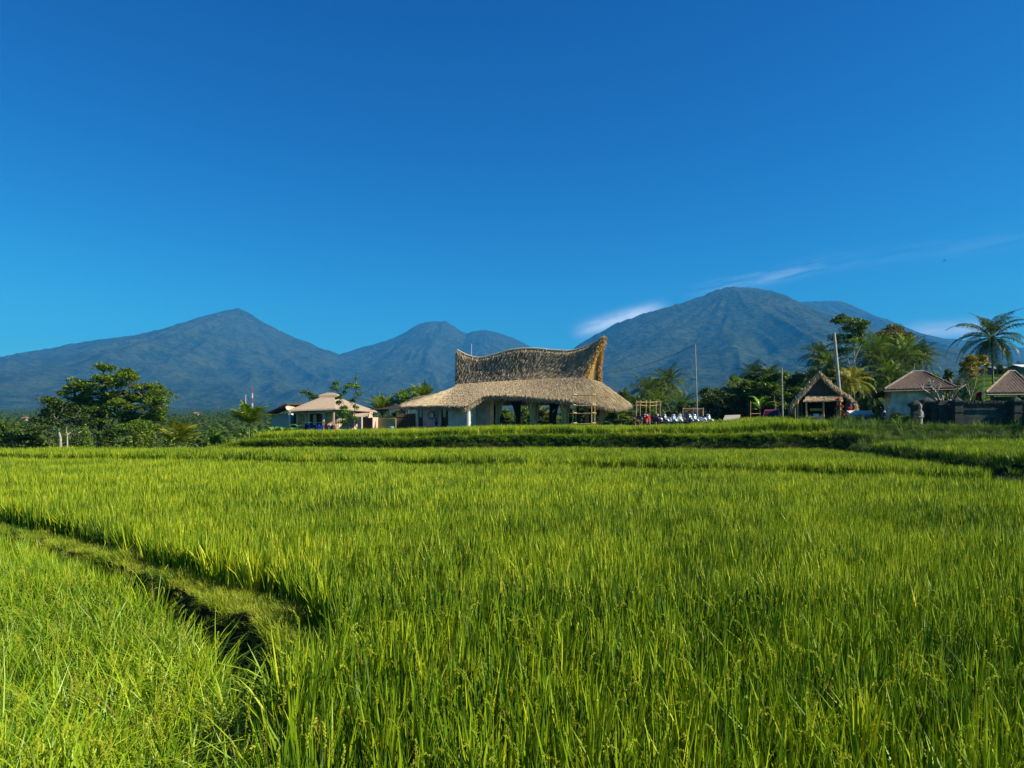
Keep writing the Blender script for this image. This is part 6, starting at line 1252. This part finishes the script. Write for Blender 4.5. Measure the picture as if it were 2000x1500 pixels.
mb = MB(); mb.tube([tuple(E0+Vector((.1, .1, -.16))), tuple(E1+Vector((0, .1, -.16)))], .10, 5); mb.build('eave_beam', mat('pale_beam', (.42, .33, .22), .8), bale)
for px, Y in ((1938, 57.6), (1990, 57.6), (1938, 60.8), (2015, 60.8)): mb = MB(); v = Z2(px, 0, Y); mb.box((v.x, v.y, E0.z/2-.1), (.2, .2, E0.z+.2)); mb.build('post', REDW, bale)
hwall(bale, rb2, 'back_wall', Z2(1938, 0, 60.6), Z2(2015, 0, 60.6), E0.z-.2, -.1, TEAL)
# mossy compound wall with pillars and a gate roof
wb = gpos(1925, 56); cw = empty('mossy_wall', wb, 'long dark mossy compound wall with a faded teal middle band', 'wall'); Z3 = lambda px, py, Y: W(px, py, Y)-wb
ztop = Z3(0, 786, 56).z
a, b = Z3(1866, 0, 56), Z3(2060, 0, 55.5)
hwall(cw, wb, 'wall_base', a, b, Z3(0, 815, 56).z, -.3, STONE, .4); hwall(cw, wb, 'wall_panel', a+Vector((0, .08, 0)), b+Vector((0, .08, 0)), Z3(0, 801, 56).z, Z3(0, 815, 56).z+.002, TEAL, .25); hwall(cw, wb, 'wall_top', a, b, ztop-.1, Z3(0, 801, 56).z+.003, STONE, .4)
mb = MB(); d = b-a; 
for k in range(26): t = (k+.5)/26; mb.box((a.x+d.x*t, a.y+d.y*t+.2, ztop+rng.uniform(-.02, .05)), (d.x/26*.98, .55, .16+rng.uniform(0, .08)), rz=rng.normal(0, .02))
mb.build('coping', STONE, cw)
def pillar(label, px, Y, w, pyt, capw, mtl=STONE, steps=3):
    b = gpos(px, Y); h = W(0, pyt, Y).z-b.z; e = empty('stone_pillar', b, label, 'pillar'); mb = MB(); mb.box((0, 0, h*.42), (w, w, h*.86+.2)); mb.box((0, 0, .12), (w*1.35, w*1.35, .3)); mb.box((0, 0, h*.6), (w*1.12, w*1.12, .12)); mb.build('shaft', mtl, e)
    mb = MB(); z = h*.86
    for k in range(steps): f = (k+1)/steps; mb.box((0, 0, z+.05), (w+(capw-w)*f, w+(capw-w)*f, .102), rz=0); z += .1
    mb.lathe([(capw*.5, z), (capw*.42, z+.08), (capw*.2, z+.2), (.05, z+.3), (0, z+.34)], 8, (0, 0, 0), smooth=False); mb.build('cap', mtl, e)
pillar('dark stone pillar with a broad mushroom-like cap, leftmost of the gate', 1788, 57, .5, 790, .85); pillar('dark stone pillar with the largest layered cap, second at the gate', 1810, 57.5, .55, 784, 1.1); pillar('squat dark pillar right of the large layered cap', 1824, 57, .5, 797, .7); pillar('dark corner pillar at the left end of the mossy wall', 1869, 56.2, .6, 783, .8); pillar('dark pillar set into the right part of the mossy wall', 1984, 55.4, .55, 782, .75)
hb3 = gpos(1848, 57); e = empty('gate_shrine', hb3, 'low dark shrine with a flat projecting roof between the gate pillars', 'shrine'); zz = W(0, 788, 57).z-hb3.z
mb = MB(); mb.box((0, 0, zz/2-.1), (1.5, .8, zz)); mb.box((0, -.03, zz*.55), (1.2, .8, .3)); mb.build('body', STONE, e); mb = MB(); mb.box((0, 0, zz), (1.9, 1.2, .12)); mb.box((0, 0, zz+.11), (1.5, .95, .10)); mb.box((-.2, 0, zz+.2), (.9, .7, .09)); mb.build('roof_slab', STONE, e)
cm = bpy.data.materials.new('striped_cloth'); cm.use_nodes = True; t = NT(cm.node_tree); wv = t.n('TexWave'); wv.inputs['Scale'].default_value = 2.6; wv.bands_direction = 'X'; t.l(t.n('TexCoord').outputs['Object'], wv.inputs[0]); t.l(t.ramp(wv.outputs['Fac'], [(.45, (.02, .02, .025)), (.55, (.75, .75, .75))]), cm.node_tree.nodes['Principled BSDF'].inputs['Base Color'])
mb = MB(); n = 20; vs = []
for j in range(7):
    r = j/6
    for k in range(n): a = 2*math.pi*k/n; vs.append((.42*r*math.cos(a), .36*r*math.sin(a), .22*(1-r**2)+.015*math.sin(a*7)*r))
mb.add(vs, [(j*n+k, j*n+(k+1) % n, (j+1)*n+(k+1) % n, (j+1)*n+k) for j in range(6) for k in range(n)], 0, True); o = mb.build('striped_cloth', cm); o.location = W(1857, 787.5, 57)+Vector((0, 0, .06)); tag(o, 'black and white striped cloth draped on the shrine roof', 'cloth')
sbs = gpos(1797.5, 55.5); e = empty('stone_statue', sbs, 'pale upright carved stone figure in front of the dark gate pillars', 'statue'); hh = W(0, 789, 55.5).z-sbs.z
mb = MB(); mb.lathe([(.2, -.2), (.2, hh*.12), (.14, hh*.15), (.15, hh*.45), (.17, hh*.62), (.12, hh*.74), (.08, hh*.79), (.12, hh*.86), (.11, hh*.93), (.05, hh), (0, hh*1.02)], 10, sx=1.1, sy=.9); mb.tube([(-.17, -.02, hh*.7), (-.2, -.06, hh*.5), (-.05, -.14, hh*.45)], .05, 6); mb.tube([(.17, -.02, hh*.7), (.2, -.06, hh*.5), (.05, -.14, hh*.45)], .05, 6); mb.build('figure', STONE_L, e); mb = MB(); mb.box((0, 0, .05), (.5, .45, .25)); mb.build('plinth', STONE, e)
# long low sheds on the hill
for (xa, xb, py, Y, hpx, m_, lab) in ((1928, 1971, 716, 140, 6, METAL, 'long low shed with a grey-white roof on the green terraces'), (1977, 2030, 712, 136, 8, WPAINT, 'white low shed at the right edge above the terraces')):
    b = W((xa+xb)/2, py+hpx, Y); g = Hs(b.x, b.y); b.z = g; e = empty('long_shed', b, lab, 'shed'); w = (xb-xa)*Y/F; zt = W(0, py, Y).z-g; mb = MB(); mb.prism([(-2.4, zt-.55), (0, zt), (2.4, zt-.55), (2.4, zt-.63), (0, zt-.1), (-2.4, zt-.63)], 'x', -w/2, w/2); mb.build('roof', m_, e)
    mb = MB(); mb.box((0, 0, (zt-.6)/2), (w*.97, 4.0, zt-.6)); mb.build('wall', mat('shed_dark', (.10, .10, .11), .9), e)
# ------------------------------------------------------------------ person by the door
SKIN = mat('skin', (.30, .17, .10), .6, (.26, .14, .08), 5); BLUE = mat('blue_shirt', (.02, .07, .38), .85, (.015, .05, .28), 6, .3, 30); NAVY = mat('dark_shorts', (.02, .02, .035), .9); HAIR = mat('black_hair', (.01, .01, .01), .6)
pp = gpos(852, 77.5); pp.z = W(0, 811, 77.5).z-1.66; per = empty('person', pp, 'person in a blue shirt and dark shorts walking past the red-brown door', 'person', None, R(10))
def skinned(name, verts, edges, radii, m_, lvl=1, root=0):
    me = bpy.data.meshes.new(name); me.from_pydata(verts, edges, []); me.materials.append(m_); o = bpy.data.objects.new(name, me); COL.objects.link(o); o.parent = per
    md = o.modifiers.new('skin', 'SKIN'); md.use_smooth_shade = True; bpy.context.view_layer.update()
    if not me.skin_vertices: 
        bpy.context.view_layer.objects.active = o; bpy.ops.mesh.customdata_skin_add()
    for i, r in enumerate(radii): me.skin_vertices[0].data[i].radius = (r, r)
    me.skin_vertices[0].data[root].use_root = True; s = o.modifiers.new('sub', 'SUBSURF'); s.levels = lvl; s.render_levels = lvl; return o
V_ = [(0, 0, .90), (.01, 0, 1.10), (.03, 0, 1.32), (.06, 0, 1.43), (.09, 0, 1.50), (.11, -.01, 1.58), (.13, 0, 1.66),
      (.0, -.10, .88), (.10, -.11, .50), (.02, -.11, .08), (.14, -.11, .04), (.0, .10, .88), (-.06, .11, .50), (-.24, .11, .12), (-.12, .11, .05),
      (.03, -.19, 1.38), (.02, -.24, 1.12), (.14, -.24, .90), (.17, -.24, .82), (.03, .19, 1.38), (-.03, .24, 1.12), (.06, .24, .90), (.09, .24, .82)]
E_l = [(0, 1), (1, 2), (2, 3), (3, 4), (4, 5), (5, 6), (0, 7), (7, 8), (8, 9), (9, 10), (0, 11), (11, 12), (12, 13), (13, 14), (2, 15), (15, 16), (16, 17), (17, 18), (2, 19), (19, 20), (20, 21), (21, 22)]
skinned('body', V_, E_l, [.12, .115, .13, .055, .075, .095, .06, .085, .058, .038, .035, .085, .058, .038, .035, .05, .042, .03, .024, .05, .042, .03, .024], SKIN)
skinned('shirt', [(0, 0, .86), (.01, 0, 1.10), (.03, 0, 1.34), (.05, 0, 1.42), (.03, -.20, 1.37), (.02, -.245, 1.17), (.03, .20, 1.37), (-.02, .245, 1.17)], [(0, 1), (1, 2), (2, 3), (2, 4), (4, 5), (2, 6), (6, 7)], [.155, .15, .155, .07, .07, .068, .07, .068], BLUE)
skinned('shorts', [(0, 0, .90), (0, -.10, .86), (.08, -.11, .56), (0, .10, .86), (-.05, .11, .56)], [(0, 1), (1, 2), (0, 3), (3, 4)], [.14, .105, .085, .105, .085], NAVY)
skinned('hair', [(.09, 0, 1.60), (.10, 0, 1.67), (.13, 0, 1.69)], [(0, 1), (1, 2)], [.085, .085, .06], HAIR)
mb = MB(); mb.tube([(.195, 0, 1.575), (.225, 0, 1.555), (.20, 0, 1.545)], .014, 5); [mb.lathe([(0, -.01), (.012, 0), (0, .01)], 6, (.195, s*.032, 1.59)) for s in (-1, 1)]; mb.build('face', SKIN, per)
# ------------------------------------------------------------------ bird
be = empty('bird', W(1845, 509, 70), 'small dark bird flying in the sky above the right-hand palms', 'bird', None, R(20))
mb = MB(); mb.lathe([(0, -.12), (.025, -.08), (.035, 0), (.025, .07), (.018, .11), (0, .13)], 8, axis='x'); mb.add([(-.10, -.02, 0), (-.10, .02, 0), (-.20, .05, 0), (-.20, -.05, 0)], [(0, 1, 2, 3)]); mb.build('body', BLACK, be)
for s in (-1, 1): mb = MB(); mb.add([(.05, s*.02, .01), (-.05, s*.02, .01), (-.06, s*.13, .07), (.03, s*.13, .08), (-.09, s*.26, .04)], [(0, 1, 2, 3), (3, 2, 4)]); mb.build('wing', BLACK, be)
